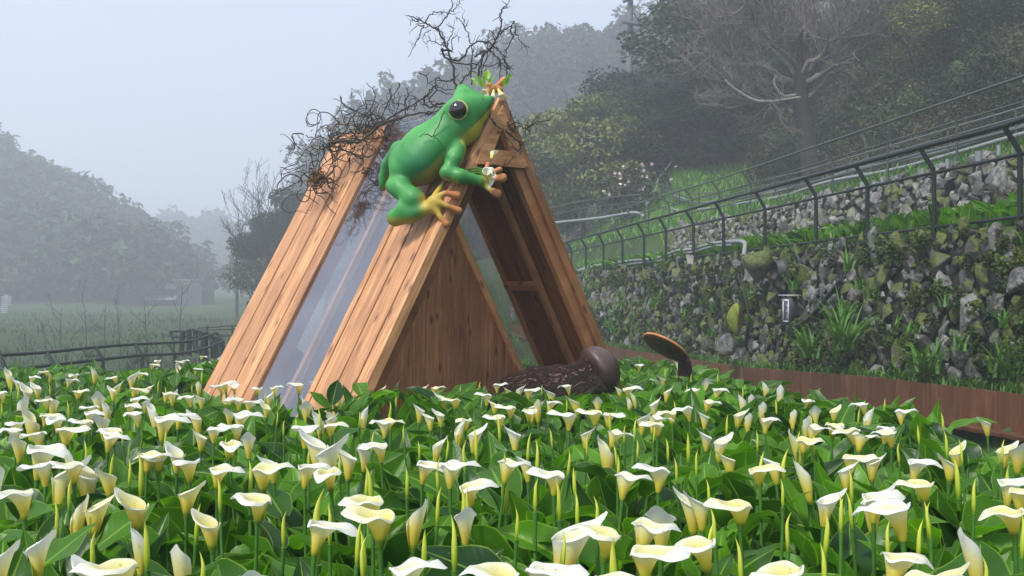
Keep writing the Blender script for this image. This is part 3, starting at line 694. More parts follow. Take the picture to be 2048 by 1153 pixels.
g = G(); yy = np.arange(3, 30, .5); V = []
for y in yy:
    for e in (3.5, 4.2, 4.9, 5.56): V.append((e - .166 * y, y, .215 - .045 * min(y, 13.5) - .32 * float(sstep((e - 3.2) / .5)) - (0 if y < 13 else .03 * (y - 13))))
Fc = np.array([[a * 4 + b, a * 4 + b + 1, (a + 1) * 4 + b + 1, (a + 1) * 4 + b] for a in range(len(yy) - 1) for b in range(3)]); g.add(np.array(V), Fc)
tag(g.build('path', mat_ground('damp_earth_path', [(.03, .02, .014), (.05, .035, .025), (.08, .06, .04)], 6)), kind='structure')

# ------------------------------------------------------------------ pipe fences
def world_parent(o, par): o.parent = par; o.matrix_parent_inverse = Matrix.Translation(-Vector(par.location))
def pipe_fence(label, feet, hpost, arm, rails, rp=.022, rr=.018, mat='metal', posts_sub=True, cat='fence', armr=None, extra_rails=()):
    """feet: post feet; arm: offset of the bent top; rails: list of heights along the straight post"""
    feet = [np.asarray(f, float) for f in feet]
    f = empty('pipe_fence', feet[0], label, cat)
    arm = np.asarray(arm, float)
    for p0 in feet:
        g = G(); top = p0 + [0, 0, hpost]; pth = [p0 - [0, 0, .1], top - [0, 0, .02], top + arm * .06, top + arm]
        if not np.any(arm): pth = [p0 - [0, 0, .1], top]
        tube(g, pth, rp, 8); world_parent(g.build('post', M[mat]), f)
    for h in rails:
        g = G(); tube(g, smooth_path([p0 + [0, 0, h] for p0 in feet], 3), rr, 7); world_parent(g.build('rail', M[mat]), f)
    if np.any(arm):
        g = G(); tube(g, smooth_path([p0 + arm + [0, 0, hpost + rr] for p0 in feet], 3), rp, 8); world_parent(g.build('top_rail', M[mat]), f)
    return f
# first fence on the lower wall; heights read off the photograph for each post: (px, foot py, top py of straight part)
rowA = [(2150, 8.35), (2040, 9.3), (1868, 10.66), (1735, 12.0), (1632, 13.3), (1530, 14.98), (1447, 16.6), (1387, 18.1), (1332, 19.7), (1288, 21.1), (1245, 22.8), (1207, 24.5), (1172, 26.3), (1143, 28.0), (1120, 29.8), (1095, 31.6)]
feetA = [((px - 1024) / F * D, D, float(wall_top1(D)) + .02) for px, D in rowA]
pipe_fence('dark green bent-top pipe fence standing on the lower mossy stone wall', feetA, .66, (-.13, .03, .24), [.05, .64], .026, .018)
# second fence on top of the upper wall, posts bend out over it
feetB = []
for k in range(15):
    Y = 11.0 + 1.9 * k; feetB.append((9.15 - .166 * Y, Y, wall_top2(Y) + .12))
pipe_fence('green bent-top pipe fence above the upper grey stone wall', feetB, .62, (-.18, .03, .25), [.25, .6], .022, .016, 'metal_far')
feetC = []
for k in range(15):
    Y = 13.0 + 1.9 * k; e = 11.4; feetC.append((e - .166 * Y, Y, zline(Y, e)))
f = pipe_fence('brown post railing with four pale metal rails along the upper path', feetC, .62, (0, 0, 0), [.1, .28, .45, .6], .024, .017, 'rail_post')
for ch in f.children:
    if ch.name.startswith('rail'): ch.data.materials[0] = M['rail_silver']
# hill fence at the lower grass mound
feetD = []
for (px, py, D) in ((1060, 462, 37), (1118, 460, 36), (1158, 452, 35), (1202, 447, 34), (1254, 442, 33), (1290, 440, 32.5)):
    p = at(px, py, D); feetD.append((p[0], p[1], p[2]))
pipe_fence('distant thin fence crossing the foot of the grass mound', feetD, .62, (-.12, 0, .2), [.6], .022, .016, 'metal_far')
g = G(); tube(g, smooth_path([at(x, y, D) for x, y, D in ((1060, 452, 36.8), (1118, 445, 35.8), (1202, 436, 33.8), (1262, 426, 32.8), (1280, 428, 32.6), (1288, 434, 32.4))]), .05, 8)
tag(g.build('pipe', M['pvc']), 'pale pipe lying along the fence below the grass mound', 'pipe')
# white hose loops lying on the first terrace
for q, (off, lab) in enumerate(((0, 'whitish pipe tied along the first fence, ending in a hook over the boulder'), (6, 'second thin pale hose sagging just beneath the whitish pipe'))):
    g = G(); P = [(1140, 545, 28), (1180, 533, 26), (1225, 526, 24), (1262, 521, 22.4), (1300, 518, 21), (1340, 503, 19.6), (1372, 499, 18.6), (1410, 488, 17.4), (1450, 484, 16.4)]
    if q == 0: P += [(1468, 484, 15.8), (1475, 490, 15.5), (1472, 512, 15.3)]
    tube(g, smooth_path([at(x, y + off * (1 if 4 > abs(k - 5) else -.3), D) + [.12, 0, 0] for k, (x, y, D) in enumerate(P)]), .035 if q == 0 else .026, 8); tag(g.build('pipe', M['pvc']), lab, 'pipe', 'pipes along the first fence')
# pipes along the upper path
for q, (e, zz, lab) in enumerate(((11.15, .12, 'lower grey pipe lying beside the upper path railing'), (11.55, .26, 'upper grey pipe lying behind the upper path railing'))):
    g = G(); tube(g, smooth_path([(e - .166 * Y + .05 * math.sin(Y * 1.3 + q), Y, zline(Y, e) + zz + .04 * math.sin(Y * .9)) for Y in np.arange(13, 36, 1.1)]), .04, 8); tag(g.build('pipe', M['pvc']), lab, 'pipe', 'pipes along the upper path')
# short white tubes standing out of the top of the upper wall
TUB = [(1950, 312, .09), (1889, 327, .06), (1840, 345, .07), (1760, 362, .06), (1724, 375, .06), (1686, 385, .05), (1566, 415, .05), (1990, 300, .05), (1640, 400, .04)]
for q, (px, py, s) in enumerate(sorted(TUB, reverse=True)):
    # depth where the sight line meets the top of the upper wall
    k = (px - 1024) / F; D = 8.7 / (k + .166); p = at(px, py, D); r_ = s * .55
    g = G(); tube(g, [p + [0, -.1, -.09], p + [0, -.1, .05]], [r_ * .75, r_], 10)
    tag(g.build('plastic_tube', M['pvc']), 'short white plastic tube on the upper wall, number %s counting from the photo edge inward' % ['one', 'two', 'three', 'four', 'five', 'six', 'seven', 'eight', 'nine'][q], 'plastic tube', 'white tubes along the upper wall')
# white line running down the mound
g = G(); tube(g, smooth_path([at(x, y, D) for x, y, D in ((1352, 308, 39), (1335, 335, 38), (1318, 355, 37), (1310, 385, 36), (1305, 410, 35))]), .022, 5)
tag(g.build('hose', M['pvc']), 'thin white hose running down the bank beside the grass mound', 'hose')
g = G(); box(g, at(1294, 406, 33), (.07, 0, 0), (0, .03, 0), (0, 0, .09), bev=.01); box(g, at(1294, 425, 33), (.012, 0, 0), (0, .012, 0), (0, 0, .25))
tag(g.build('meter_box', M['pvc']), 'little white box on a stake at the corner of the distant fence', 'box')

# the left fence, bending away over the drop
LF = [(-60, 13.6, 716, 748), (14, 14.3, 711, 741), (108, 15.2, 705, 730), (206, 16.2, 695, 719), (285, 17.3, 689, 711), (350, 18.5, 686, 708), (400, 19.8, 682, 700), (430, 21, 672, 690), (447, 22, 666, 683)]
f = empty('pipe_fence', at(108, 760, 15.2), 'black bent-top pipe fence curving around the far edge of the calla bed', 'fence')
low = []; upp = []
for (px, D, yu, yl) in LF:
    pl = at(px, yl, D); pu = at(px - 15, yu, D + .12); low.append(pl); upp.append(pu)
    g = G(); tube(g, [pl + [0, 0, -1.0], pl, pu], .03, 8); world_parent(g.build('post', M['metal']), f)
for nm, pth in (('rail', low), ('top_rail', upp)):
    g = G(); tube(g, smooth_path(pth, 4), .027, 8); world_parent(g.build(nm, M['metal']), f)
# little wire plate on it
pl = [at(165, 699, 15.7), at(193, 697, 15.9), at(200, 712, 15.85), at(171, 713, 15.6)]
g = G(); tube(g, [*pl, pl[0]], .009, 5)
for t in np.linspace(.1, .9, 9): tube(g, [pl[0] * (1 - t) + pl[1] * t, pl[3] * (1 - t) + pl[2] * t], .004, 4)
tag(g.build('wire_basket', M['metal']), 'small wire mesh tray hanging from the black fence top rail', 'wire tray')
# stair rails behind it
f = empty('stair_railing', at(400, 700, 24), 'cluster of dark handrails and thick posts around steps behind the black fence', 'railing')
for (x, y0, y1, r_, d, lean) in ((366, 662, 700, .07, 24, -3), (378, 659, 700, .07, 24.4, 0), (408, 664, 712, .09, 23.4, 0), (394, 662, 696, .03, 24.5, 0), (388, 662, 695, .03, 24.8, 0), (418, 668, 705, .03, 23.6, 6), (428, 672, 705, .03, 23.2, 8), (436, 676, 706, .03, 22.8, 6), (346, 676, 712, .025, 25, 2), (398, 662, 690, .03, 24.1, 12), (441, 680, 706, .03, 22.6, 3), (423, 670, 704, .03, 23.4, 6)):
    g = G(); tube(g, smooth_path([at(x + lean, y1 + 12, d), at(x + lean * .7, (y0 + y1) / 2, d), at(x, y0, d)]), r_, 8); world_parent(g.build('post', M['metal']), f)
for pth in ([(340, 665, 25), (345, 663, 25), (378, 662, 25), (386, 659, 24.8), (396, 661, 24.4), (412, 668, 23.8), (432, 674, 23)], [(345, 674, 25), (378, 674, 25), (400, 676, 24.4)], [(386, 690, 24.7), (390, 664, 24.8), (398, 664, 24.6), (402, 676, 24.5)], [(340, 664, 25), (346, 678, 25)], [(400, 667, 24), (420, 668, 23.4), (445, 682, 22.6)]):
    g = G(); tube(g, smooth_path([at(*q) for q in pth]), .032, 7); world_parent(g.build('rail', M['metal']), f)
f = empty('pipe_fence', at(465, 690, 27), 'thin dark railing farther behind the steps, running to the hut', 'fence')
for x in (415, 465, 520): g = G(); tube(g, [at(x, 720, 27), at(x, 652, 27)], .022, 6); world_parent(g.build('post', M['metal']), f)
for (y0, y1) in ((657, 649), (661, 658), (673, 672)): g = G(); tube(g, [at(396, y0, 27), at(465, (y0 + y1) / 2 - 1, 27), at(540, y1, 27)], .018, 6); world_parent(g.build('rail', M['metal']), f)

# ------------------------------------------------------------------ poles, sheds
gp = G(); D = 46; b0 = at(1258, 140, D); tube(gp, [b0 + [0, 0, -4], at(1261, -60, D)], [.17, .13], 10)
pr = empty('utility_pole', b0 + [0, 0, -4], 'grey utility pole with slanted cross arms standing over the wooded slope', 'utility pole')
world_parent(gp.build('pole', simple('grey_pole_paint', (.14, .14, .15), .7, 3, .3)), pr)
gm = simple('dark_steel_arm', (.09, .09, .10), .6)
for (pts, r_) in (([(1244, 44), (1322, 56)], .09), ([(1267, 26), (1280, 47)], .035), ([(1246, 4), (1290, -14)], .08)):
    g = G(); tube(g, [at(x, y, D - .25) for x, y in pts], r_, 6); world_parent(g.build('cross_arm', gm), pr)
for (x, y) in ((1300, 52), (1320, 54), (1268, 80), (1268, 86), (1268, 92)):
    g = G(); c = at(x, y - 3, D - .25); tube(g, [c, c + [0, 0, .1], c + [0, 0, .22]], [.06, .09, .03], 8); world_parent(g.build('insulator', M['bark']), pr)
for q, pts in enumerate((((1268, 18, 45.9), (1310, -30, 42)), ((1268, 46, 45.9), (1330, -20, 42)), ((1258, 36, 46), (1225, 65, 70)))):
    g = G(); tube(g, [at(*p_) for p_ in pts], .016, 4); tag(g.build('power_line', M['rubber']), ['power line rising from the upper cross arm of the pole', 'power line rising from the lower cross arm of the pole', 'power line slanting down from the pole toward the misty ridge'][q], 'power line', 'power lines at the pole')
D = 72; b0 = at(474, 620, D); pr = empty('utility_pole', b0, 'distant thin power pole fading in fog over the valley field', 'utility pole')
g = G(); tube(g, [b0 + [0, 0, -.6], at(473, 482, D)], [.13, .10], 8); world_parent(g.build('pole', M['bark']), pr)
g = G(); tube(g, [at(452, 483, D), at(476, 485, D)], .07, 5); tube(g, [at(460, 484, D), at(472, 495, D)], .04, 5); world_parent(g.build('cross_arm', M['bark']), pr)

# long shed with two-step pale roof
D = 112; shed = empty('farm_shed', at(300, 615, D), 'long low farm shed with pale roof sheets dimmed by valley fog', 'shed')
rf = simple('pale_roof_sheet', (.28, .30, .34), .5, 2, .1); wl_ = simple('dark_shed_wall', (.06, .065, .07), .8)
def quadbox(pa, pb, depth, th, mat, name):
    pa, pb = np.array(pa), np.array(pb); g = G(); c = (pa + pb) / 2; box(g, c + [0, depth / 2, 0], (pb - pa) / 2, (0, depth / 2, 0), (0, 0, th / 2)); world_parent(g.build(name, mat), shed)
quadbox(at(232, 561, D + 3), at(392, 560, D + 3), 3.5, .12, rf, 'roof')
def slope_sheet(x0, x1, ya, yb, d0, d1, nm, mat):
    g = G(); V = np.array([at(x0, yb, d0), at(x1, yb, d0), at(x1 + 6, ya, d1), at(x0 + 6, ya, d1)]); V = np.vstack([V, V - [0, 0, .08]])
    g.add(V, np.array([[0, 1, 2, 3], [7, 6, 5, 4], [0, 4, 5, 1], [1, 5, 6, 2], [2, 6, 7, 3], [3, 7, 4, 0]])); world_parent(g.build(nm, mat, None, False), shed)
slope_sheet(222, 352, 566, 577, D, D + 2.6, 'roof', rf); slope_sheet(288, 350, 588, 599, D - 1.5, D + 1, 'roof', rf)
g = G(); a_, b_ = at(222, 578, D + .4), at(402, 570, D + .4); gz = -1.5
box(g, ((a_[0] + b_[0]) / 2, D + 3, (a_[2] + gz) / 2 - .1), ((b_[0] - a_[0]) / 2, 0, 0), (0, 2.4, 0), (0, 0, (a_[2] - gz) / 2)); world_parent(g.build('wall', wl_, None, False), shed)
g = G(); V = [at(346, 566, D + 1), at(404, 575, D + 1), at(404, 615, D + 1), at(346, 615, D + 1), at(382, 560, D + 1)]; V = np.array(V); V = np.vstack([V, V + [0, .3, 0]])
g.add(V, [[0, 4, 1, 2, 3], [8, 7, 6, 9, 5], [0, 5, 9, 4], [4, 9, 6, 1], [1, 6, 7, 2]]); world_parent(g.build('gable', wl_, None, False), shed)
for q in range(9): 
    x = 352 + q * 6; g = G(); c = at(x, 567 + abs(x - 378) * .28, D + .8); tube(g, [c, c + [0, 0, .12]], .06, 6); world_parent(g.build('window', rf), shed)
g = G()
for q in range(9): box(g, at(14 - (q > 4) * 4, 594 + q * 3.9, 80), (.38 if q < 5 else .3, 0, 0), (0, .1, 0), (0, 0, .05))
box(g, at(13, 610, 80.3), (.1, 0, 0), (0, .05, 0), (0, 0, .85))
tag(g.build('slatted_rack', rf, None, False), 'small white slatted stand in the foggy field near the photo edge', 'stand')

# bare saplings in the field
def sapling(px, ytop, ybase, D, seed, name, label, kids=2, depth=2, mat='bark', r=.05, group='bare saplings in the foggy field', spread=.35, up=.35, nb=5):
    rs = np.random.RandomState(seed); b = at(px, ybase, D); b[2] = float(ground(b[0], b[1])) - .05; Ht = (ybase - ytop) / F * D
    root = empty(name, b, label, 'tree' if Ht > 1.4 else 'bush', group); g = G()
    pts = smooth_path([(0, 0, 0), (rs.uniform(-.08, .08), 0, Ht * .4), (rs.uniform(-.15, .15), 0, Ht)]); tube(g, pts, np.linspace(r, r * .25, len(pts)), 6); g.build('trunk', M[mat], root)
    g = G()
    for q in range(nb):
        i_ = rs.randint(len(pts) // 3, len(pts)); a = rs.rand() * 6.28; branch_rec(g, pts[i_], (math.cos(a), math.sin(a), .9), Ht * .28, r * .4, depth, rs, up, spread, kids, minr=r * .12)
    g.build('crown', M[mat], root); return root
for q, (px, yt, yb, D) in enumerate(((53, 640, 700, 36), (88, 630, 695, 40), (124, 610, 700, 36), (172, 600, 705, 33), (210, 610, 695, 38), (242, 600, 700, 34), (295, 590, 690, 36), (360, 575, 690, 38))):
    names = ['faintest bare sapling, nearest the photo edge', 'thin bare sapling second from the photo edge in the fog', 'upright bare sapling above a bent fence post', 'leaning bare sapling over the small wire tray', 'short bare sapling between the wire tray and the bush', 'dark straight bare sapling behind the bare bush', 'tall bare sapling in front of the farm shed roof', 'tallest bare sapling, crossing the shed gable end']
    sapling(px, yt, yb, D, 60 + q, 'bare_sapling', names[q], r=.025, nb=3)
for q, (px, yt, yb, D, r_) in enumerate(((290, 665, 755, 17.6, .022), (272, 668, 750, 17.9, .018), (312, 664, 752, 17.5, .02))):
    sapling(px, yt, yb, D, 80 + q, 'bare_bush', ['bare twiggy bush right behind the black fence, middle stem', 'bare bush stem leaning toward the wire tray', 'bare bush stem nearest the steps railing'][q], 3, 2, 'twig', r_, 'bare bush stems behind the black fence', .5, .4, 9)
for q, (px, yt, yb, D) in enumerate(((548, 425, 640, 52), (515, 490, 640, 54))):
    sapling(px, yt, yb, D, 90 + q, 'bare_tree', ['leafless grey tree beside the dark round evergreen in fog', 'shorter leafless tree just beyond the grey one in fog'][q], 3, 3, 'bark', .075, 'leafless trees beside the round evergreen', .45, .4, 16)
sapling(455, 630, 705, 20, 97, 'bare_bush', 'small leafy weed stem growing beside the hut roof base', 3, 1, 'stem', .015, None, .5, .3, 7)

# the big bare tree
rs = np.random.RandomState(70); D = 30; b = at(1630, 345, D); b[2] = float(ground(b[0], D)) - .2
bt = empty('bare_tree', b, 'big bare tree with wide spreading pale branches above the railing', 'tree')
g = G(); fk = at(1603, 215, D) - b; tube(g, smooth_path([(0, 0, 0), fk * .5 + [.06, 0, 0], fk, at(1598, 150, D) - b]), np.linspace(.34, .2, 13), 10); 
for (x, y) in ((1560, 110), (1640, 100), (1600, 60)): tube(g, smooth_path([at(1600, 190, D) - b, at((x + 1600) / 2, (y + 190) / 2 + 5, D + rs.uniform(-.3, .3)) - b, at(x, y, D + rs.uniform(-1, 1)) - b]), np.linspace(.16, .08, 9), 8)
g.build('trunk', M['bark'], bt)
g = G()
LB = [((1590, 165), (1500, 120), (1420, 105)), ((1590, 150), (1500, 60), (1440, 30)), ((1600, 150), (1560, 60), (1530, -10)), ((1600, 140), (1610, 50), (1600, -40)), ((1605, 150), (1680, 70), (1700, -10)), ((1610, 165), (1700, 110), (1780, 50)), ((1605, 160), (1710, 130), (1770, 85)), ((1597, 190), (1540, 205), (1450, 165)), ((1612, 200), (1650, 160), (1668, 110)), ((1590, 170), (1500, 150), (1425, 60)), ((1600, 150), (1660, 90), (1740, 20)), ((1598, 140), (1540, 80), (1490, 10))]
for q, tri in enumerate(LB):
    dz = rs.uniform(-1.6, 1.6); P = smooth_path([at(tri[0][0], tri[0][1], D) - b, at(tri[1][0], tri[1][1], D + dz * .6) - b, at(tri[2][0], tri[2][1], D + dz) - b], 6)
    P[1:-1] += rs.normal(size=(len(P) - 2, 3)) * .05; tube(g, P, np.linspace(.10, .03, len(P)), 6)
    for i_ in range(3, len(P)):
        for _ in range(3):
            d = (P[i_] - P[i_ - 1]); d /= np.linalg.norm(d); d = d + rs.normal(size=3) * .5; branch_rec(g, P[i_], d, rs.uniform(.5, 1.0), .03, 2, rs, .28, .5, 3, minr=.012)
g.build('crown', M['bark_pale'], bt)
g = G()
for pth in (((1600, 195), (1590, 196), (1540, 203), (1508, 200), (1470, 178), (1450, 160)), ((1592, 190), (1570, 192), (1556, 182), (1548, 165), (1552, 150))):
    tube(g, smooth_path([at(x, y, D - .5) - b for x, y in pth]), .035, 6)
g.build('low_branch', simple('pale_bare_branch', (.3, .29, .26), .8, 20, .3), bt)

# pampas-like plume and shrubs on the slope
rs = np.random.RandomState(77)
for q, (px, py, D, n, L, tone, lab) in enumerate(((1745, 240, 27, 240, 1.7, .9, 'pale silvery arching grass clump on the slope behind the railing'), (1650, 270, 28, 160, 1.0, .7, 'straw-coloured grass clump beside the bare tree trunk'), (1550, 290, 30, 140, .9, .7, 'rusty dry grass clump on the other side of the trunk'), (1830, 250, 26, 120, 1.1, .5, 'greener grass clump between the silvery one and the photo edge'))):
    g = G(); p0 = at(px, py, D); p0[2] = float(ground(p0[0], D)); k = n
    blades(g, np.c_[rs.normal(size=k) * .25, rs.normal(size=k) * .25, np.zeros(k)], k, L, .022, rs, tone, 1.0, 6)
    mt = simple('dry_grass_%d' % q, [(.2, .22, .13), (.2, .17, .1), (.16, .1, .045), (.1, .14, .05)][q], .7, 6, .4)
    o = g.build('grass_clump', mt); o.location = p0; tag(o, lab, 'grass clump', 'tall grass clumps on the slope')
# flowering shrub on the mound
sh = empty('flowering_shrub', at(1262, 420, 36), 'sparse shrub with white and pink blossoms on the grass mound', 'shrub'); sh.location.z = float(ground(sh.location.x, 36)) - .05
g = G()
for q in range(12): branch_rec(g, (rs.normal() * .15, rs.normal() * .15, 0), (rs.normal() * .4, rs.normal() * .4, 1), .7, .03, 2, rs, .3, .5, 2, minr=.01)
g.build('stem', M['bark'], sh); g = G()
for q in range(22): leaf_cloud(g, (rs.normal() * .5, rs.normal() * .5, rs.uniform(.5, 1.9)), (.25, .25, .2), 60, .09, rs.uniform(.3, .7), q)
g.build('foliage', M['brush'], sh, False); g = G()
for q in range(34):
    c = np.array([rs.normal() * .55, -.4 + rs.normal() * .3, rs.uniform(.7, 2.1)]); leaf_cloud(g, c, (.045, .045, .045), 8, .06, .5, q)
g.build('blossom', simple('pink_white_petal', (.8, .62, .62), .6, 3, .3), sh, False)
g = G(); k = 26; blades(g, np.c_[rs.normal(size=k) * .1, rs.normal(size=k) * .1, np.zeros(k)], k, .8, .05, rs, .9, .9, 5)
o = g.build('spiky_plant', simple('pale_strap_leaf', (.22, .32, .18), .5, 6, .2)); o.location = at(1228, 392, 36); o.location.z = float(ground(o.location.x, 36)); tag(o, 'pale spiky-leaved plant beside the flowering shrub on the mound', 'plant')
# ------------------------------------------------------------------ the A-frame hut
AP = np.array([-.073, 6.0, CZ + 1.113]); RD = np.array([-.634, .771, 0.]); RD /= np.linalg.norm(RD); PD = np.array([.771, .634, 0.]); PD /= np.linalg.norm(PD)
SL = 1.8; SN = math.hypot(1, SL)
def roof(t, s, side, off=0.0):
    n = (side * SL * PD + np.array([0, 0, 1.])) / SN
    return AP + RD * t + side * s * PD + np.array([0, 0, -SL * s]) + n * off
def rdir(side): return (side * PD - np.array([0, 0, SL])) / SN
def rnrm(side): return (side * SL * PD + np.array([0, 0, 1.])) / SN
SMAX = 1.30
hut = empty('wooden_hut', (AP[0] + RD[0], AP[1] + RD[1], -.05), 'open A-frame cedar hut with plank roof strips and clear sheets, frog sculpture on it', 'hut')
def hadd(g, name, mat, par=None, smooth=False, label=None):
    o = g.build(name, mat, None, smooth); o.parent = par or hut
    o.matrix_parent_inverse = Matrix.Translation(-Vector(hut.location)) if par is None else Matrix.Identity(4)
    if label: o['label'] = label
    return o
def boards(t0, t1, side, off, th, mat, name, s0=0.015, s1=SMAX, widths=(.1, .12, .09, .11), seed=1, gap=.008, tones=(.3, 1.0), label=None, alt=0.0):
    rs = np.random.RandomState(seed); g = G(); t = t0; k = 0
    while t < t1 - .01:
        w = min(widths[k % len(widths)], t1 - t)
        if t1 - (t + w) < .03: w = t1 - t
        c = roof(t + w / 2, (s0 + s1) / 2, side, off + (alt if k % 2 else 0))
        box(g, c, rdir(side) * (s1 - s0) / 2 * SN, RD * (w / 2 - gap / 2), rnrm(side) * th / 2, (rs.uniform(*tones), rs.rand(), 0), bev=.005, uvs=(rs.rand() * 3, rs.rand() * 9))
        t += w; k += 1
    return hadd(g, name, mat, label=label)
# outer skins: plank, clear, plank on both slopes
for side, nm in ((-1, 'sunny'), (1, 'far')):
    boards(.0, .545, side, .015, .028, M['wood'], 'plank_roof', widths=(.085, .115, .075, .12, .09, .115), seed=3 + side, alt=.007)
    boards(1.22, 1.98, side, .015, .028, M['wood'], 'plank_roof', widths=(.12, .14, .075, .16, .08, .15), seed=8 + side, alt=.007)
    # inner linings
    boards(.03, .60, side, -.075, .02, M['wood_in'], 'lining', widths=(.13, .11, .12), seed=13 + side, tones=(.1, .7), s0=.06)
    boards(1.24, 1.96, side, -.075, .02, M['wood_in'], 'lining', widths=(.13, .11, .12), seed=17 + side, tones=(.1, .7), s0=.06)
    # rafters between
    for t, w in ((.028, .05), (.575, .05), (.225, .045), (1.245, .05), (1.955, .05)):
        g = G(); o_ = -.045 if t != .225 else -.10
        box(g, roof(t, (.06 + SMAX) / 2, side, o_ if t == .225 else -.05), rdir(side) * (SMAX - .06) / 2 * SN, RD * w / 2, rnrm(side) * (.049 if t != .225 else .02) , (.75, R.random(), 0), bev=.004, uvs=(t, 3 * t))
        if t == .575: 
            pass
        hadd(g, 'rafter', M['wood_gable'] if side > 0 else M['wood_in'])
    g = G(); box(g, roof(.40, .60, side, -.105), RD * .165, rdir(side) * .028, rnrm(side) * .02, (.95, .2, 0), bev=.003); hadd(g, 'purlin', M['wood_gable'])
    for s in (.03, 1.27):
        g = G(); box(g, roof(.91, s + (.02 if s < .1 else 0), side, -.03), RD * .30, rdir(side) * .025, rnrm(side) * .02, (.8, .4, 0), bev=.003); hadd(g, 'purlin', M['wood_gable'])
    # acrylic sheet
    g = G(); box(g, roof(.883, (.02 + SMAX) / 2, side, .006), rdir(side) * (SMAX - .02) / 2 * SN, RD * .334, rnrm(side) * .003); hadd(g, 'clear_sheet', M['acrylic'])
# front rafters with the small triangular opening, light cedar
for side in (-1, 1):
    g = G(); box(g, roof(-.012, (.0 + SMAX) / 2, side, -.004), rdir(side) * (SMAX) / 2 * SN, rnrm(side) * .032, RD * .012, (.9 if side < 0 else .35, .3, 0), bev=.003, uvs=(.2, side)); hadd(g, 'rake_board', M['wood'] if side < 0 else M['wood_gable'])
g = G(); zc = -.40
O_ = [(0, -.03), (.205, -.40), (-.205, -.40)]; I_ = [(0, -.165), (.068, -.305), (-.068, -.305)]
V = np.array([AP - RD * (.03 - dd) + PD * s + np.array([0, 0, z]) for dd in (0, .028) for s, z in O_ + I_])
Fc = [[0, 1, 4, 3], [1, 2, 5, 4], [2, 0, 3, 5], [6, 9, 10, 7], [7, 10, 11, 8], [8, 11, 9, 6]] + [[a, 6 + a, 6 + b, b] for a, b in ((0, 1), (1, 2), (2, 0))] + [[a, b, 6 + b, 6 + a] for a, b in ((3, 4), (4, 5), (5, 3))]
g.add(V, Fc, (.8, .6, 0), np.c_[V[:, 2], V[:, 0] * 2]); hadd(g, 'collar_tie', M['wood'])
g = G(); V = np.array([AP + RD * .03 + PD * s + np.array([0, 0, z]) for s, z in ((0, -.08), (.165, -.375), (-.165, -.375))]); V = np.vstack([V, V + RD * .02])
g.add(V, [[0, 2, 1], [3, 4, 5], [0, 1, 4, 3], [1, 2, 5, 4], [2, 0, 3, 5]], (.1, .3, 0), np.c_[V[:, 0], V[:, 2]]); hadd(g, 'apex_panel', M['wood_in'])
# ridge capping
for t0, t1, mt in ((-.0, .545, 'wood'), (.545, 1.22, 'acrylic'), (1.22, 1.98, 'wood')):
    g = G()
    for side in (-1, 1): box(g, roof((t0 + t1) / 2, .035, side, .036), RD * (t1 - t0) / 2, rdir(side) * .05, rnrm(side) * .004, (.6, .3, 0), uvs=(t0, side))
    hadd(g, 'ridge_cap', M[mt])
# inner gable wall of upright planks
g = G(); rs = np.random.RandomState(5); x = -1.26; GT = .92; zb_ = -.12
while x < 1.26:
    w = rs.choice([.112, .12, .128]); x1 = min(x + w, 1.26); xa, xb = x + .0015, x1 - .0015; col = (rs.uniform(.0, 1.0), rs.rand(), 0); u = rs.rand() * 5
    def topz(q): return AP[2] - SL * abs(q) - .07
    if xa < 0 < xb: pts = [(xa, zb_), (xb, zb_), (xb, topz(xb)), (0, topz(0)), (xa, topz(xa))]
    else: pts = [(xa, zb_), (xb, zb_), (xb, topz(xb)), (xa, topz(xa))]
    dep = rs.uniform(0, .003)
    V = np.array([AP * [1, 1, 0] + RD * (GT - dep) + PD * q + np.array([0, 0, z]) for q, z in pts]); n = len(pts); V = np.vstack([V, V + RD * .022])
    UV = np.array([(q, z + u) for q, z in pts] * 2); Fc = [list(range(n)), list(range(n, 2 * n))[::-1]] + [[i_, n + i_, n + (i_ + 1) % n, (i_ + 1) % n] for i_ in range(n)]
    if pts[2][1] > zb_ + .03 and pts[-1][1] > zb_ + .01: g.add(V, Fc, col, UV)
    x = x1
hadd(g, 'gable_wall', M['wood_gable'])
for side in (-1, 1):
    g = G(); box(g, roof(GT - .018, (.06 + SMAX) / 2, side, -.052), rdir(side) * (SMAX - .06) / 2 * SN, rnrm(side) * .022, RD * .014, (.95, .1, 0), bev=.002); hadd(g, 'gable_trim', M['wood'] if side > 0 else M['wood'])
# added rock form standing in for an unidentified bluish shape behind the clear sheet
rock('boulder', at(592, 752, 6.75) + [0, 0, -.1], (.13, .14, .3), .5, .0, 'blue-grey rounded stand-in for a bluish shape behind the clear roof sheet', 18, simple('blue_grey_stand_in', (.12, .13, .22), .7, 6, .4))

# ------------------------------------------------------------------ bark stool log with round cap, tilted disc
def frame(axis):
    a = np.asarray(axis, float); a /= np.linalg.norm(a); u = np.cross(a, [0, 0, 1.]); u /= np.linalg.norm(u); return a, u, np.cross(u, a)
m, nt, out = newmat('carved_bark'); tc = nt.nodes.new('ShaderNodeTexCoord'); uvn = nt.nodes.new('ShaderNodeUVMap'); mp = nt.nodes.new('ShaderNodeMapping'); nt.links.new(uvn.outputs[0], mp.inputs[0]); mp.inputs['Scale'].default_value = (15, 7, 1)
nz = noise(nt, 1.5, 6, mp.outputs[0], .6, 2.0); wv = math_(nt, 'ABSOLUTE', math_(nt, 'SUBTRACT', nz, .5))
cc = ramp(nt, wv, [(0, (.012, .007, .006)), (.06, (.065, .032, .025)), (.2, (.11, .06, .048))]); princ(nt, out, cc, .5, bump(nt, ramp(nt, wv, [(0, (0,) * 3), (.1, (1,) * 3)]), .9, .02), .4); M['carved'] = m
lg = empty('mushroom_log_sculpture', at(1110, 800, 6.05), 'carved dark bark mushroom lying on its side at the hut foot', 'sculpture')
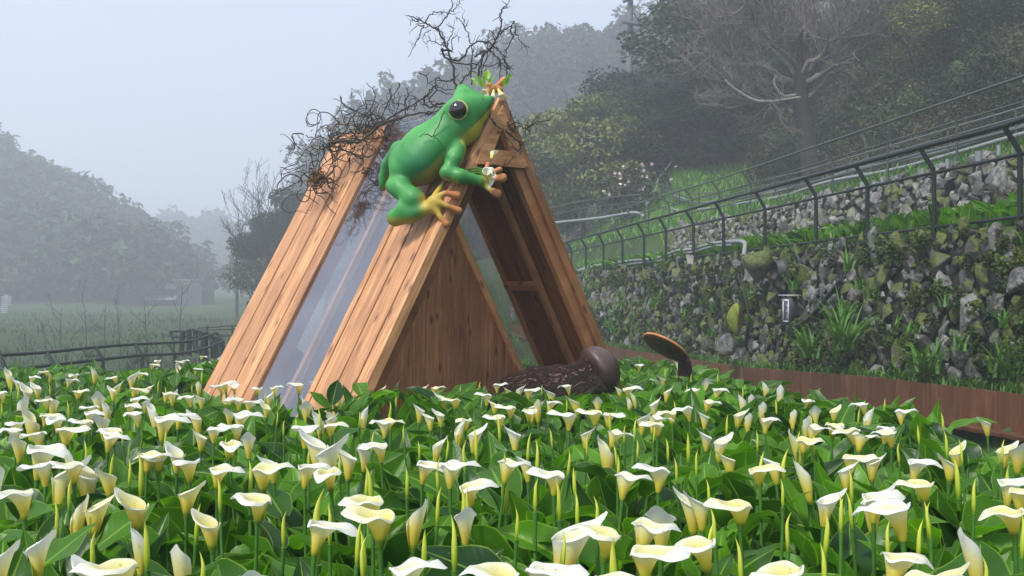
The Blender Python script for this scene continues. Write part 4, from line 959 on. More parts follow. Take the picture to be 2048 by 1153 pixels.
P = smooth_path([at(1022, 792, 6.2), at(1060, 782, 6.12), at(1105, 780, 6.05), at(1150, 776, 5.98), at(1190, 755, 5.92), at(1208, 745, 5.9)], 6)
g = G(); n = len(P); rr = np.interp(np.linspace(0, 1, n), [0, .3, .6, .8, 1], [.12, .15, .15, .14, .13])
tube(g, P, rr, 28); V = g.V[0]; V += (vnoise(V * 14, 2)[:, None] - .5) * .022 * ((V - V.mean(0)) / .15)
world_parent(g.build('stem', M['carved']), lg)
capa, cu, cw = frame((.80, .25, .40)); g = G(); k = 32; prof = [(0, .085), (.05, .08), (.095, .062), (.135, .03), (.155, -.005), (.16, -.03), (.152, -.05), (.11, -.06), (.0, -.062)]
cc0 = at(1204, 738, 5.92); a_ = np.arange(k) * 2 * math.pi / k; V = np.vstack([cc0 + capa * (z * 1.15) + (np.cos(a_)[:, None] * cu + np.sin(a_)[:, None] * cw) * max(r_, .001) for r_, z in prof])
Fc = np.array([[q * k + i_, q * k + (i_ + 1) % k, (q + 1) * k + (i_ + 1) % k, (q + 1) * k + i_] for q in range(len(prof) - 1) for i_ in range(k)])
g.add(V, Fc); world_parent(g.build('cap', simple('dark_polished_cap', (.06, .036, .03), .45, 9, .7, bumps=.2)), lg)
g = G(); 
for (x, d) in ((1050, 6.12), (1160, 5.98)): tube(g, [at(x, 790, d) * [1, 1, 0] + [0, 0, -.15], at(x, 790, d)], [.12, .10], 12)
world_parent(g.build('foot', M['carved']), lg)

ds = empty('tilted_disc_table', at(1360, 760, 8.0) * [1, 1, 0] + [0, 0, -.2], 'tilted round orange-brown wooden disc on a dark stump beyond the calla bed', 'garden ornament')
da, du, dw = frame((.5, .30, .80)); du = np.array([.857, .1, -.515]); du -= da * du.dot(da); du /= np.linalg.norm(du); dw = np.cross(da, du)
g = G(); k = 36; a_ = np.arange(k) * 2 * math.pi / k; c0 = at(1332, 694, 8.0)
prof = [(.0, .006), (.19, .006), (.203, .003), (.206, -.006), (.198, -.014), (.14, -.026), (.05, -.034), (0, -.035)]
V = np.vstack([c0 + da * z + (np.cos(a_)[:, None] * du + np.sin(a_)[:, None] * dw) * max(r_, .001) for r_, z in prof]); Fc = np.array([[q * k + i_, q * k + (i_ + 1) % k, (q + 1) * k + (i_ + 1) % k, (q + 1) * k + i_] for q in range(len(prof) - 1) for i_ in range(k)])
mi = (np.arange(len(Fc)) // k >= 4).astype(int)
g.add(V, Fc, None, None, mi); world_parent(g.build('disc', [simple('orange_stained_wood', (.45, .19, .06), .5, 14, .3), simple('brown_stained_wood', (.12, .055, .03), .6, 14, .4)]), ds)
g = G(); tube(g, smooth_path([at(1372, 765, 8.05) * [1, 1, 0] + [0, 0, -.25], at(1370, 745, 8.05), at(1366, 716, 8.03)]), [.07, .068, .066, .062, .06, .055, .05, .04, .03], 12); world_parent(g.build('stump', M['carved']), ds)

# ------------------------------------------------------------------ frog sculpture: one continuous skin from a distance field
DF = 5.88
def fp(cx, cy, d=DF): return at(720 + cx / 3.294, 130 + cy / 3.294, d)
KR = DF / F / 3.294
CAPS = [ # (x, y, depth, r) -> (x, y, depth, r), blend
 # trunk
 ((300, 705, 5.90, 108), (375, 640, 5.90, 158), .05), ((375, 640, 5.93, 158), (455, 555, 5.93, 160), .05), ((455, 555, 5.90, 158), (560, 465, 5.88, 130), .05), ((560, 465, 5.88, 128), (640, 390, 5.87, 118), .05),
 ((400, 640, 5.82, 110), (500, 540, 5.82, 110), .06), ((275, 640, 5.98, 90), (300, 560, 5.98, 60), .05),
 # head
 ((640, 350, 5.87, 118), (690, 300, 5.87, 105), .04), ((690, 330, 5.88, 118), (760, 290, 5.88, 82), .04), ((700, 400, 5.88, 92), (770, 330, 5.88, 66), .04), ((770, 268, 5.88, 66), (868, 222, 5.88, 18), .03),
 ((770, 330, 5.88, 52), (850, 250, 5.88, 24), .03), ((640, 440, 5.88, 105), (700, 430, 5.88, 85), .05),
 ((690, 235, 5.92, 82), (790, 222, 5.92, 38), .03),
 # eye bulges (near, far), ear
 ((640, 297, 5.80, 76), (655, 300, 5.86, 80), .02), ((676, 176, 5.99, 50), (690, 225, 5.96, 82), .025), ((700, 190, 6.0, 44), (730, 230, 5.95, 60), .03), ((612, 425, 5.79, 26), (616, 425, 5.8, 26), .03),
 # near arm
 ((650, 555, 5.80, 52), (625, 620, 5.77, 52), .035), ((625, 620, 5.77, 50), (572, 712, 5.74, 44), .02), ((572, 712, 5.74, 44), (660, 735, 5.73, 46), .02), ((660, 735, 5.73, 47), (790, 765, 5.76, 33), .02),
 ((790, 765, 5.76, 33), (830, 765, 5.78, 30), .015),
 # near hand
 ((815, 750, 5.78, 24), (880, 750, 5.79, 17), .012), ((880, 750, 5.79, 17), (938, 745, 5.76, 32), .010),
 ((815, 780, 5.77, 24), (850, 820, 5.76, 17), .012), ((850, 820, 5.76, 17), (905, 850, 5.76, 31), .010),
 ((820, 745, 5.82, 20), (890, 700, 5.86, 15), .012), ((890, 700, 5.86, 15), (920, 690, 5.87, 22), .010),
 ((800, 735, 5.80, 18), (830, 690, 5.86, 13), .012), ((830, 690, 5.86, 13), (842, 655, 5.88, 18), .01),
 # near hind leg: thigh, shank, foot
 ((225, 800, 5.86, 58), (265, 815, 5.82, 62), .04), ((265, 815, 5.82, 62), (345, 880, 5.76, 72), .03), ((350, 885, 5.76, 70), (300, 960, 5.76, 62), .02), ((300, 960, 5.76, 62), (232, 1008, 5.79, 52), .02),
 ((235, 1008, 5.79, 52), (330, 985, 5.75, 58), .02), ((330, 985, 5.75, 58), (440, 950, 5.72, 34), .02), ((370, 900, 5.75, 60), (380, 960, 5.74, 40), .03),
 ((440, 950, 5.72, 33), (490, 915, 5.72, 40), .02), ((480, 900, 5.72, 38), (500, 950, 5.72, 34), .02),
 ((500, 880, 5.71, 30), (560, 845, 5.71, 17), .014), ((560, 845, 5.71, 17), (640, 862, 5.74, 28), .01),
 ((510, 905, 5.70, 26), (575, 930, 5.70, 16), .012), ((575, 930, 5.70, 16), (650, 962, 5.73, 27), .01),
 ((500, 950, 5.71, 27), (530, 1005, 5.70, 16), .012), ((530, 1005, 5.70, 16), (566, 1048, 5.71, 27), .01),
 ((490, 870, 5.76, 24), (545, 780, 5.84, 14), .012), ((545, 780, 5.84, 14), (560, 755, 5.88, 18), .01),
 # far hind leg
 ((262, 560, 6.02, 62), (195, 655, 6.12, 50), .03), ((195, 655, 6.12, 50), (150, 775, 6.16, 40), .02), ((150, 775, 6.16, 38), (138, 806, 6.16, 32), .02),
 # far arm up to the flowers and its hand
 ((700, 300, 6.02, 60), (800, 220, 6.12, 36), .03), ((800, 220, 6.12, 34), (860, 165, 6.14, 26), .02), ((860, 165, 6.14, 24), (895, 145, 6.13, 17), .01), ((895, 145, 6.13, 16), (950, 102, 6.12, 27), .01),
 ((860, 165, 6.14, 24), (848, 132, 6.13, 25), .01), ((860, 165, 6.14, 24), (925, 165, 6.12, 22), .01),
]
lo = np.array([fp(60, 60, 5.6)[0] - .02, 5.55, fp(60, 1110, 5.6)[2] - .03]); hi = np.array([fp(1000, 60, 6.3)[0] + .02, 6.32, fp(60, 40, 6.3)[2] + .03])
H_ = .0072; nxyz = np.ceil((hi - lo) / H_).astype(int) + 1
ax = [lo[k] + H_ * np.arange(nxyz[k]) for k in range(3)]
SD = np.full(nxyz, .5, np.float32)
for (a0, a1, kb) in CAPS:
    A0 = fp(a0[0], a0[1], a0[2]); A1 = fp(a1[0], a1[1], a1[2]); r0, r1 = a0[3] * KR, a1[3] * KR; pad = max(r0, r1) + kb + .03
    i0 = np.maximum(((np.minimum(A0, A1) - pad - lo) / H_).astype(int), 0); i1 = np.minimum(((np.maximum(A0, A1) + pad - lo) / H_).astype(int) + 2, nxyz)
    X_, Y_, Z_ = np.meshgrid(ax[0][i0[0]:i1[0]], ax[1][i0[1]:i1[1]], ax[2][i0[2]:i1[2]], indexing='ij'); P_ = np.stack([X_, Y_, Z_], -1) - A0; d_ = A1 - A0
    t = np.clip(P_ @ d_ / max(d_ @ d_, 1e-9), 0, 1); dist = np.linalg.norm(P_ - t[..., None] * d_, axis=-1) - (r0 + (r1 - r0) * t)
    S = SD[i0[0]:i1[0], i0[1]:i1[1], i0[2]:i1[2]]; h = np.maximum(kb - np.abs(S - dist), 0) / kb
    SD[i0[0]:i1[0], i0[1]:i1[1], i0[2]:i1[2]] = np.minimum(S, dist) - h * h * kb * .25
def surface_nets(S, lo, h):
    ins = S < 0; c = np.zeros(tuple(np.array(S.shape) - 1), int); sh = S.shape
    cnt = np.zeros(c.shape); acc = np.zeros(c.shape + (3,))
    cor = [(x, y, z) for x in (0, 1) for y in (0, 1) for z in (0, 1)]
    sl = lambda o: S[o[0]:sh[0] - 1 + o[0], o[1]:sh[1] - 1 + o[1], o[2]:sh[2] - 1 + o[2]]
    for a in range(8):
        for b in range(a + 1, 8):
            da_ = np.array(cor[b]) - np.array(cor[a])
            if np.abs(da_).sum() != 1: continue
            sa, sb = sl(cor[a]), sl(cor[b]); m_ = (sa < 0) != (sb < 0); t = np.where(m_, sa / np.where(m_, sa - sb, 1), 0)
            for q in range(3): acc[..., q] += np.where(m_, cor[a][q] + t * da_[q], 0)
            cnt += m_
    act = cnt > 0; idx = -np.ones(c.shape, int); idx[act] = np.arange(act.sum()); ijk = np.argwhere(act)
    V = lo + h * (ijk + acc[act] / cnt[act][:, None]); Fs = []
    for q, (u, v) in enumerate(((1, 2), (2, 0), (0, 1))):
        s0 = [slice(1, sh[k] - 1) for k in range(3)]; s0[q] = slice(0, sh[q] - 1); s1 = list(s0); s1[q] = slice(1, sh[q])
        a_, b_ = ins[tuple(s0)], ins[tuple(s1)]; off = np.array([s.start for s in s0])
        for flip, m_ in ((False, a_ & ~b_), (True, ~a_ & b_)):
            e_ = np.argwhere(m_) + off
            if not len(e_): continue
            du_ = np.eye(3, dtype=int)[u]; dv_ = np.eye(3, dtype=int)[v]
            qd = [idx[tuple((e_ - o_).T)] for o_ in (0 * du_, du_, du_ + dv_, dv_)]; qd = np.stack(qd, 1)
            Fs.append(qd[:, ::-1] if flip else qd)
    return V, np.concatenate(Fs)
V, Fq = surface_nets(SD, lo, H_)
for it in range(3):   # light relaxing
    acc = np.zeros_like(V); cn = np.zeros(len(V))
    for a_, b_ in ((0, 1), (1, 2), (2, 3), (3, 0)):
        np.add.at(acc, Fq[:, a_], V[Fq[:, b_]]); np.add.at(cn, Fq[:, a_], 1); np.add.at(acc, Fq[:, b_], V[Fq[:, a_]]); np.add.at(cn, Fq[:, b_], 1)
    V = V * .5 + .5 * acc / cn[:, None]
# normals for the paint
fn = np.cross(V[Fq[:, 2]] - V[Fq[:, 0]], V[Fq[:, 3]] - V[Fq[:, 1]]); vn = np.zeros_like(V)
for q in range(4): np.add.at(vn, Fq[:, q], fn)
vn /= np.linalg.norm(vn, axis=1, keepdims=True) + 1e-12
cx = ((V[:, 0] / V[:, 1] * F + 1024) - 720) * 3.294; cy = ((567 - (V[:, 2] - CZ) / V[:, 1] * F) - 130) * 3.294
# sculptor's paint: keyed to places on the body
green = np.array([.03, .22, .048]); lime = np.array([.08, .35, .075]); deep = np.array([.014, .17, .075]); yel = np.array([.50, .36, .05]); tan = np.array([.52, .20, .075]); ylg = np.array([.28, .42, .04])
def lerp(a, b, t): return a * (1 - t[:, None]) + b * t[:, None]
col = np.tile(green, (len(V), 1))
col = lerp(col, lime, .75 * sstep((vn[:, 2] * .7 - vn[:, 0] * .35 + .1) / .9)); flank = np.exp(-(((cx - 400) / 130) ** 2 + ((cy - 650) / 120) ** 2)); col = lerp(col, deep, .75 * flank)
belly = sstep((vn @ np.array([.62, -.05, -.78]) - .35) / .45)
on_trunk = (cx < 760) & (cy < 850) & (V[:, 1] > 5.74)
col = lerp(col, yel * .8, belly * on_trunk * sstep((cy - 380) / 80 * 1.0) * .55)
# chin and mouth
mouth = [(893, 232), (850, 285), (800, 340), (760, 380), (730, 408)]
md = np.full(len(V), 1e9); under = np.zeros(len(V))
for (x0, y0), (x1, y1) in zip(mouth[:-1], mouth[1:]):
    t = np.clip(((cx - x0) * (x1 - x0) + (cy - y0) * (y1 - y0)) / ((x1 - x0) ** 2 + (y1 - y0) ** 2), 0, 1); dd = np.hypot(cx - x0 - t * (x1 - x0), cy - y0 - t * (y1 - y0)); md = np.minimum(md, dd)
side_ = (cx - 893) * (408 - 232) - (cy - 232) * (730 - 893)      # > 0 on the belly side of the mouth line
tline = ((cx - 893) * (730 - 893) + (cy - 232) * (408 - 232)) / ((730 - 893) ** 2 + (408 - 232) ** 2)
chin = sstep(side_ / np.hypot(163, 176) / 34 + .35) * (tline > -.2) * (1 - sstep((tline - 1.1) / .9)) * (V[:, 1] > 5.77)
col = lerp(col, np.array([.40, .36, .03]), chin * .95)
col = lerp(col, np.array([.05, .10, .02]), (md < 6) * .8 * (V[:, 1] < 5.98))
nd = np.hypot(cx - 806, cy - 226); col = lerp(col, np.array([.01, .07, .03]), (nd < 7) * .9)
# hands and feet
def near(pts, r0, r1):
    d = np.full(len(V), 9.)
    for q in pts: d = np.minimum(d, np.linalg.norm(V - fp(*q), axis=1))
    return 1 - sstep((d - r0) / (r1 - r0))
foot = near([(500, 900, 5.71), (560, 860, 5.7), (575, 930, 5.7), (520, 990, 5.7), (530, 850, 5.75)], .05, .13); col = lerp(col, yel, foot)
col = lerp(col, np.array([.40, .30, .03]), .7 * sstep((cy - 985) / 50) * (cx < 430) * (V[:, 1] < 5.9))
hand = near([(860, 760, 5.78), (850, 810, 5.77), (860, 710, 5.84), (870, 150, 6.13)], .03, .09); col = lerp(col, ylg * .6 + yel * .4, hand * .9)
pads = near([(640, 862, 5.74), (650, 962, 5.73), (566, 1048, 5.71), (938, 745, 5.76), (905, 850, 5.76), (900, 748, 5.78), (920, 690, 5.87), (842, 655, 5.88), (950, 102, 6.12), (848, 132, 6.13), (925, 165, 6.12), (560, 755, 5.88), (900, 140, 6.13), (600, 850, 5.72), (620, 948, 5.72)], .022, .08); col = lerp(col, tan, pads)
frog = empty('frog_sculpture', fp(540, 900, 5.85), 'big glossy green tree frog sculpture clinging to the hut rake and holding calla lilies', 'frog sculpture')
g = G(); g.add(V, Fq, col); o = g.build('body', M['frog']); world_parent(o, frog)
bm = bmesh.new(); bm.from_mesh(o.data); bmesh.ops.recalc_face_normals(bm, faces=bm.faces); bm.to_mesh(o.data); bm.free()
for p_ in o.data.polygons: p_.use_smooth = True
def ball(g, c, r, k=20, sq=(1, 1, 1), mi=0, col=None):
    th = np.linspace(0, math.pi, k // 2 + 1); ph = np.arange(k) * 2 * math.pi / k; V = np.array([[math.sin(a) * math.cos(b), math.sin(a) * math.sin(b), math.cos(a)] for a in th for b in ph]) * r * np.asarray(sq) + np.asarray(c)
    g.add(V, np.array([[i_ * k + j_, (i_ + 1) * k + j_, (i_ + 1) * k + (j_ + 1) % k, i_ * k + (j_ + 1) % k] for i_ in range(k // 2) for j_ in range(k)]), col, None, mi)
def torus(g, c, axis, R_, r_, k=40, kk=10, mi=0):
    a, u, w = frame(axis); V = []
    for i_ in range(k):
        t = i_ * 2 * math.pi / k; d = math.cos(t) * u + math.sin(t) * w
        for j_ in range(kk): s = j_ * 2 * math.pi / kk; V.append(np.asarray(c) + d * (R_ + r_ * math.cos(s)) + a * r_ * math.sin(s))
    g.add(np.array(V), np.array([[i_ * kk + j_, ((i_ + 1) % k) * kk + j_, ((i_ + 1) % k) * kk + (j_ + 1) % kk, i_ * kk + (j_ + 1) % kk] for i_ in range(k) for j_ in range(kk)]), None, None, mi)
ec = fp(644, 295, 5.742); er = 60 * KR
g = G(); ball(g, ec + [0, .012, 0], er, 32, (1, .85, 1)); eo = g.build('eye', M['eye']); world_parent(eo, frog)
g = G(); torus(g, ec + [.0, .012, 0], (-.12, -1, .05), er * 1.03, er * .09); eo2 = g.build('eye_rim', M['eyering']); eo2.parent = eo
g = G(); ball(g, fp(700, 185, 6.06), 36 * KR, 20); world_parent(g.build('eye', M['eye']), frog)

# ------------------------------------------------------------------ dry twigs and vines
def c2(x, y, d=6.25): return at(560 + x * .347, y * .347, d)
def twigs(name, label, paths, r, k=5, mat='twig', extra=None):
    g = G(); rs = np.random.RandomState(len(paths) * 7 + 3)
    P0 = None
    for q, (d, w, pts) in enumerate(paths):
        P = smooth_path([c2(x, y, d) for x, y in pts], 5); P[1:-1] += rs.normal(size=(len(P) - 2, 3)) * .004
        rr = np.linspace(1, .45, len(P)) * r * w; tube(g, P, rr, k)
        if P0 is None: P0 = P[0]
        for _ in range(int(len(P) * .45) if d > 5.8 else 0):   # spurs
            i_ = rs.randint(1, len(P)); v = P[i_] - P[i_ - 1]; v /= np.linalg.norm(v); v = v + rs.normal(size=3) * .8; v /= np.linalg.norm(v); L = rs.uniform(.02, .07)
            tube(g, [P[i_], P[i_] + v * L * .5 + rs.normal(size=3) * .004, P[i_] + v * L], [r * w * .4, r * w * .35, r * w * .2], 3)
    if extra: extra(g)
    o = g.build(name, M[mat], None, True, P0); tag(o, label, 'dry branch', 'dry branches on the hut'); return o
twigs('dry_twig', 'tall forked dry twig rising from behind the frog head toward the top edge', [
 (6.25, 1.3, [(1010, 515), (1000, 430), (985, 350), (960, 275), (910, 180), (870, 150), (830, 130), (790, 110), (755, 98)]), (6.25, .8, [(910, 170), (935, 125), (975, 75), (990, 40), (990, -10)]), (6.25, .6, [(985, 65), (1010, 50), (1030, 20), (1035, 0)]),
 (6.25, .7, [(840, 130), (860, 90), (905, 68), (960, 78), (1010, 85)]), (6.25, .7, [(828, 145), (810, 185), (785, 245), (738, 332)]), (6.25, .6, [(830, 150), (790, 150), (755, 180)]), (6.25, .6, [(800, 130), (765, 115), (750, 150)]),
 (6.25, .6, [(955, 272), (900, 245), (865, 230), (858, 200)]), (6.25, .5, [(868, 232), (843, 245)]), (6.25, .5, [(870, 175), (830, 200), (828, 235), (848, 265)]), (6.25, .7, [(958, 275), (975, 230), (1000, 180), (985, 150)]), (6.25, .5, [(940, 250), (945, 210), (925, 180), (905, 180)]), (6.25, .6, [(995, 290), (990, 240), (1000, 215), (1042, 215)]), (6.25, .5, [(915, 180), (960, 250), (960, 275)])], .0062)
twigs('dry_twig', 'tall dry twig with a hooked drooping end, standing over the raised frog hand', [
 (6.2, 1.2, [(1140, 450), (1165, 330), (1210, 280), (1250, 220), (1272, 150), (1273, 85), (1285, 50), (1302, 25)]), (6.2, .5, [(1290, 48), (1316, 48)]), (6.2, .8, [(1262, 195), (1300, 165), (1335, 148), (1345, 125), (1358, 150), (1360, 200), (1390, 245), (1437, 275)]),
 (6.2, .8, [(1335, 145), (1335, 190), (1342, 215), (1310, 290), (1290, 350), (1280, 380)]), (6.2, .6, [(1250, 225), (1215, 180), (1205, 200)]), (6.2, .6, [(1240, 240), (1218, 180)]), (6.2, .6, [(1160, 330), (1180, 290), (1215, 300), (1250, 270)])], .0062)
twigs('dry_twig', 'arched and looping dry vines between the two tall twigs above the frog head', [
 (6.3, 1.2, [(990, 300), (940, 285), (935, 310), (970, 345), (1035, 345), (1065, 320), (1095, 265), (1150, 242), (1210, 250), (1260, 290), (1290, 345), (1308, 400), (1300, 480)]), (6.3, 1.0, [(1120, 330), (1175, 300), (1225, 305), (1265, 350), (1270, 400), (1265, 455)]), (6.3, .8, [(985, 358), (1060, 370), (1120, 368), (1160, 385), (1230, 378), (1270, 350), (1300, 330)]),
 (6.28, 1.0, [(1035, 490), (1075, 440), (1110, 400), (1160, 340), (1210, 290), (1255, 240)]), (6.28, .8, [(1103, 490), (1100, 400), (1105, 290), (1090, 220), (1065, 160), (1030, 115), (1010, 98)]), (6.28, .6, [(1070, 165), (1060, 120), (1050, 88)]), (6.28, .5, [(1072, 150), (1088, 115)]),
 (6.28, .8, [(1150, 470), (1165, 400), (1195, 330), (1200, 200)]), (6.28, .7, [(1290, 345), (1320, 380), (1325, 400), (1300, 390), (1290, 370)]), (6.28, .6, [(1150, 355), (1170, 330), (1150, 310), (1160, 290)]), (6.28, .6, [(1100, 410), (1140, 425), (1190, 400)])], .0058)
twigs('dry_twig', 'dry sprig sticking out sideways past the hut apex with a crooked tip', [
 (6.0, 1.1, [(1222, 655), (1260, 665), (1300, 690), (1320, 730), (1345, 745), (1375, 730), (1420, 742), (1438, 725), (1480, 712), (1525, 700), (1568, 680)]), (6.0, .6, [(1330, 640), (1330, 680), (1315, 710)]), (6.0, .7, [(1322, 735), (1355, 705), (1385, 715), (1425, 728)]), (6.0, .6, [(1440, 722), (1470, 690), (1485, 672)]), (6.0, .5, [(1425, 742), (1440, 765), (1448, 805)]),
 (6.0, 1.3, [(1270, 690), (1300, 760), (1360, 800), (1385, 835), (1380, 890)]), (6.0, .5, [(1385, 830), (1420, 812), (1450, 815)]), (6.0, .5, [(1460, 715), (1490, 700), (1497, 675)])], .0062)
twigs('dry_twig', 'dark vine trailing down over the hut apex boards beside the frog chin', [
 (5.93, 1.0, [(1190, 650), (1195, 720), (1170, 790), (1185, 850), (1200, 890)]), (5.93, .9, [(1195, 655), (1230, 700), (1290, 770), (1345, 850), (1380, 880)]), (5.93, .8, [(1205, 960), (1240, 950), (1300, 955), (1345, 910), (1360, 905)]), (5.93, .7, [(1180, 800), (1160, 840), (1180, 880)])], .0065)
twigs('dry_twig', 'thick dark vine lying along the ridge behind the frog shoulder, curling at its end', [
 (6.5, 1.7, [(280, 830), (350, 810), (450, 820), (520, 775), (600, 710), (700, 682), (780, 660), (860, 648), (945, 640)]), (6.4, 1.2, [(960, 600), (900, 600), (860, 620), (828, 580), (850, 540), (890, 498), (898, 530), (860, 570), (880, 605), (940, 628)]), (6.5, 1.0, [(620, 690), (700, 640), (770, 600), (850, 550), (885, 500)]),
 (6.4, .7, [(800, 420), (840, 440), (860, 480), (900, 500)]), (6.4, .6, [(840, 440), (862, 418)]), (6.4, .8, [(1010, 460), (950, 470), (900, 450), (905, 500), (960, 520), (1000, 515)]), (6.4, .6, [(905, 520), (960, 540), (1000, 545)]), (6.4, .7, [(735, 640), (725, 590), (740, 540), (730, 510)]), (6.4, .6, [(680, 620), (690, 570), (680, 530)]), (6.45, .8, [(770, 640), (790, 590), (770, 570), (735, 590)]), (6.45, .6, [(690, 480), (660, 560), (650, 640)]), (6.45, .6, [(640, 510), (630, 530), (655, 600)])], .0062)
twigs('dry_vine', 'thin black vine hanging over the frog shoulder', [
 (5.715, .9, [(945, 640), (925, 690), (905, 740), (877, 792)]), (5.70, .7, [(877, 790), (840, 775), (808, 788)]), (5.685, .6, [(880, 785), (920, 815), (950, 860), (968, 905)])], .0045)
def tangle(g, c, rad, n, rs, d, r):
    for _ in range(n):
        p = c + rs.normal(size=3) * np.asarray(rad) * .5; v = rs.normal(size=3); v /= np.linalg.norm(v); pts = [p.copy()]; cur = rs.normal(size=3) * .5; m_ = rs.randint(8, 22)
        for q in range(m_):
            cur = cur * .75 + rs.normal(size=3) * .35; v = v + np.cross(cur, v) * .6 + (c - p) * .35; v /= np.linalg.norm(v); p = p + v * .028; pts.append(p.copy())
        w = r * rs.uniform(.35, 1); tube(g, pts, np.linspace(w, w * .5, len(pts)), 4, None, 0, False)
rs = np.random.RandomState(21)
def ex(g):
    tangle(g, at(745, 258, 6.95), (.26, .2, .12), 62, rs, 0, .005); tangle(g, at(700, 290, 6.9), (.24, .15, .12), 26, rs, 0, .0055); tangle(g, at(790, 238, 6.8), (.2, .15, .06), 16, rs, 0, .005)
twigs('dry_vine_tangle', 'dense curly dry vine tangle piled over the rear end of the hut ridge', [(6.9, 1.5, [(280, 830), (340, 805), (430, 812), (500, 790), (560, 740)]), (6.9, .7, [(380, 720), (430, 660), (470, 610), (530, 605), (560, 640)]), (6.9, .7, [(600, 640), (640, 560), (630, 515)])], .006, extra=ex)
def ex(g):
    tangle(g, at(640, 330, 6.95), (.19, .12, .24), 30, rs, 0, .005); tangle(g, at(640, 362, 6.9), (.12, .08, .06), 16, rs, 0, .006)
twigs('dry_vine_tangle', 'looser wiry vine tangle spilling over the outer edge of the rear plank roof', [
 (6.9, .6, [(0, 968), (60, 975), (120, 978), (200, 1010)]), (6.9, .7, [(0, 1100), (60, 1075), (110, 1045), (140, 1000), (110, 990), (40, 1000)]), (6.9, .5, [(68, 788), (88, 830), (75, 870), (100, 895), (130, 930), (175, 920)]), (6.9, .7, [(150, 780), (200, 800), (260, 830), (300, 870)]), (6.9, .6, [(230, 730), (270, 740), (320, 790)]),
 (6.85, 1.0, [(140, 1000), (180, 1040), (240, 1060), (290, 1000), (330, 940), (300, 870)]), (6.85, .6, [(130, 1040), (120, 1080)]), (6.85, .6, [(200, 1060), (215, 1110)]), (6.8, .6, [(480, 960), (500, 1000), (540, 1030), (550, 1050)]), (6.8, .8, [(560, 990), (500, 970), (440, 1000), (400, 990)]), (6.8, .9, [(470, 1000), (520, 980), (580, 960)])], .0058, extra=ex)
g = G()
for _ in range(60): leaf_cloud(g, at(R.gauss(635, 9), R.gauss(357, 10), 6.85), (.012, .012, .012), 5, .016, .5, R.randint(0, 9999))
for _ in range(110): leaf_cloud(g, at(R.gauss(728, 45), R.gauss(272, 24), 6.8), (.01, .01, .01), 4, .012, .5, R.randint(0, 9999))
tag(g.build('dry_leaves', M['twig_tan'], None, False), 'crumpled brown dead leaves caught in the dry vines', 'dead leaves', None, 'stuff')
# ------------------------------------------------------------------ calla lilies
def spathe(kind, seed, W=.13, H=.1):
    """returns (V, faces, col) with the flower base at the origin"""
    rs = np.random.RandomState(seed); nt_, nv = 36, 14; ov = .35 if kind == 'open' else .9
    th = np.linspace(-math.pi - ov, math.pi + ov, nt_); v = np.linspace(0, 1, nv); T, Vv = np.meshgrid(th, v, indexing='ij')
    tip = np.exp(-(T / .33) ** 2); seam = np.clip((np.abs(T) - 1.9) / 1.6, 0, 1); ph = rs.rand() * 6.28
    if kind == 'open':
        R0, R1 = .009, W * .43; lip = rs.uniform(.7, 1.25); a = rs.uniform(1.7, 2.5); tw_ = np.exp(-(T / .85) ** 2)
        rad = R0 + .012 * Vv ** .6 + (R1 - R0 - .012) * Vv ** a * (1 + .10 * np.sin(2 * T + ph)); hh = H * Vv ** .9 * (1 - .12 * seam)
        hh = hh - lip * .022 * np.clip((Vv - .8) / .2, 0, 1) ** 2 * (1 - .5 * seam) + .006 * np.sin(3 * T + ph) * Vv ** 4 + .004 * np.sin(5 * T + ph * 2) * Vv ** 6
        rad = rad * (1 + .30 * tip * Vv ** 4 + .35 * tw_ * Vv ** 3) * (.96 - .28 * np.clip((np.abs(T) - 1.3) / 1.8, 0, 1) * Vv ** 2); hh = hh + .012 * tip * Vv ** 6 - .02 * tip * np.clip((Vv - .93) / .07, 0, 1)
        rad = rad * (1 + .06 * np.sign(T) * np.clip((np.abs(T) - 2.2) / 1.2, 0, 1))
        gx = 1 + .15 * Vv ** 3
    elif kind == 'half':
        R0, R1 = .009, W * rs.uniform(.24, .3); a = 1.7; H = H * 1.15
        rad = R0 + .009 * Vv ** .6 + (R1 - R0 - .009) * Vv ** a; tip = np.exp(-(T / .5) ** 2); hh = H * Vv * (1 - .36 * Vv * (1 - np.cos(T * .93)) / 2) + .010 * tip * Vv ** 3
        rad = rad * (1 + .3 * tip * Vv ** 4) * (1 + .10 * T / 3.1 * np.clip((np.abs(T) - 1.2) / 2, 0, 1) * np.sign(T) * np.sign(T)); hh = hh - .012 * np.clip((Vv - .88) / .12, 0, 1) ** 2 * (1 - seam) * (1 - tip)
        gx = 1
    else:  # rolled
        R0, R1 = .008, W * rs.uniform(.12, .16); H = H * rs.uniform(1.15, 1.4)
        rad = R0 + .006 * np.sin(np.clip(Vv * 2.2, 0, 3.14)) + (R1 - R0) * Vv ** 1.3; tip = np.exp(-(T / .5) ** 2); hh = H * Vv * (1 - .4 * Vv * (1 - np.cos(T * .8)) / 2) + .012 * tip * Vv ** 3; rad = rad * (1 + .2 * T / 3.1 * np.clip((np.abs(T) - 1.0) / 2, 0, 1)) * (1 - .3 * tip * Vv ** 5)
        gx = 1
    X = rad * np.cos(T) * gx + .012 * Vv ** 2; Y = rad * np.sin(T); V = np.stack([X, Y, hh], -1).reshape(-1, 3)
    i_, j_ = np.meshgrid(np.arange(nt_ - 1), np.arange(nv - 1), indexing='ij'); i_ = i_.ravel(); j_ = j_.ravel(); Fc = np.c_[i_ * nv + j_, (i_ + 1) * nv + j_, (i_ + 1) * nv + j_ + 1, i_ * nv + j_ + 1]
    c = np.stack([Vv * (1 - .0 * tip), Vv * 0, Vv * 0], -1).reshape(-1, 3); return V, Fc, c
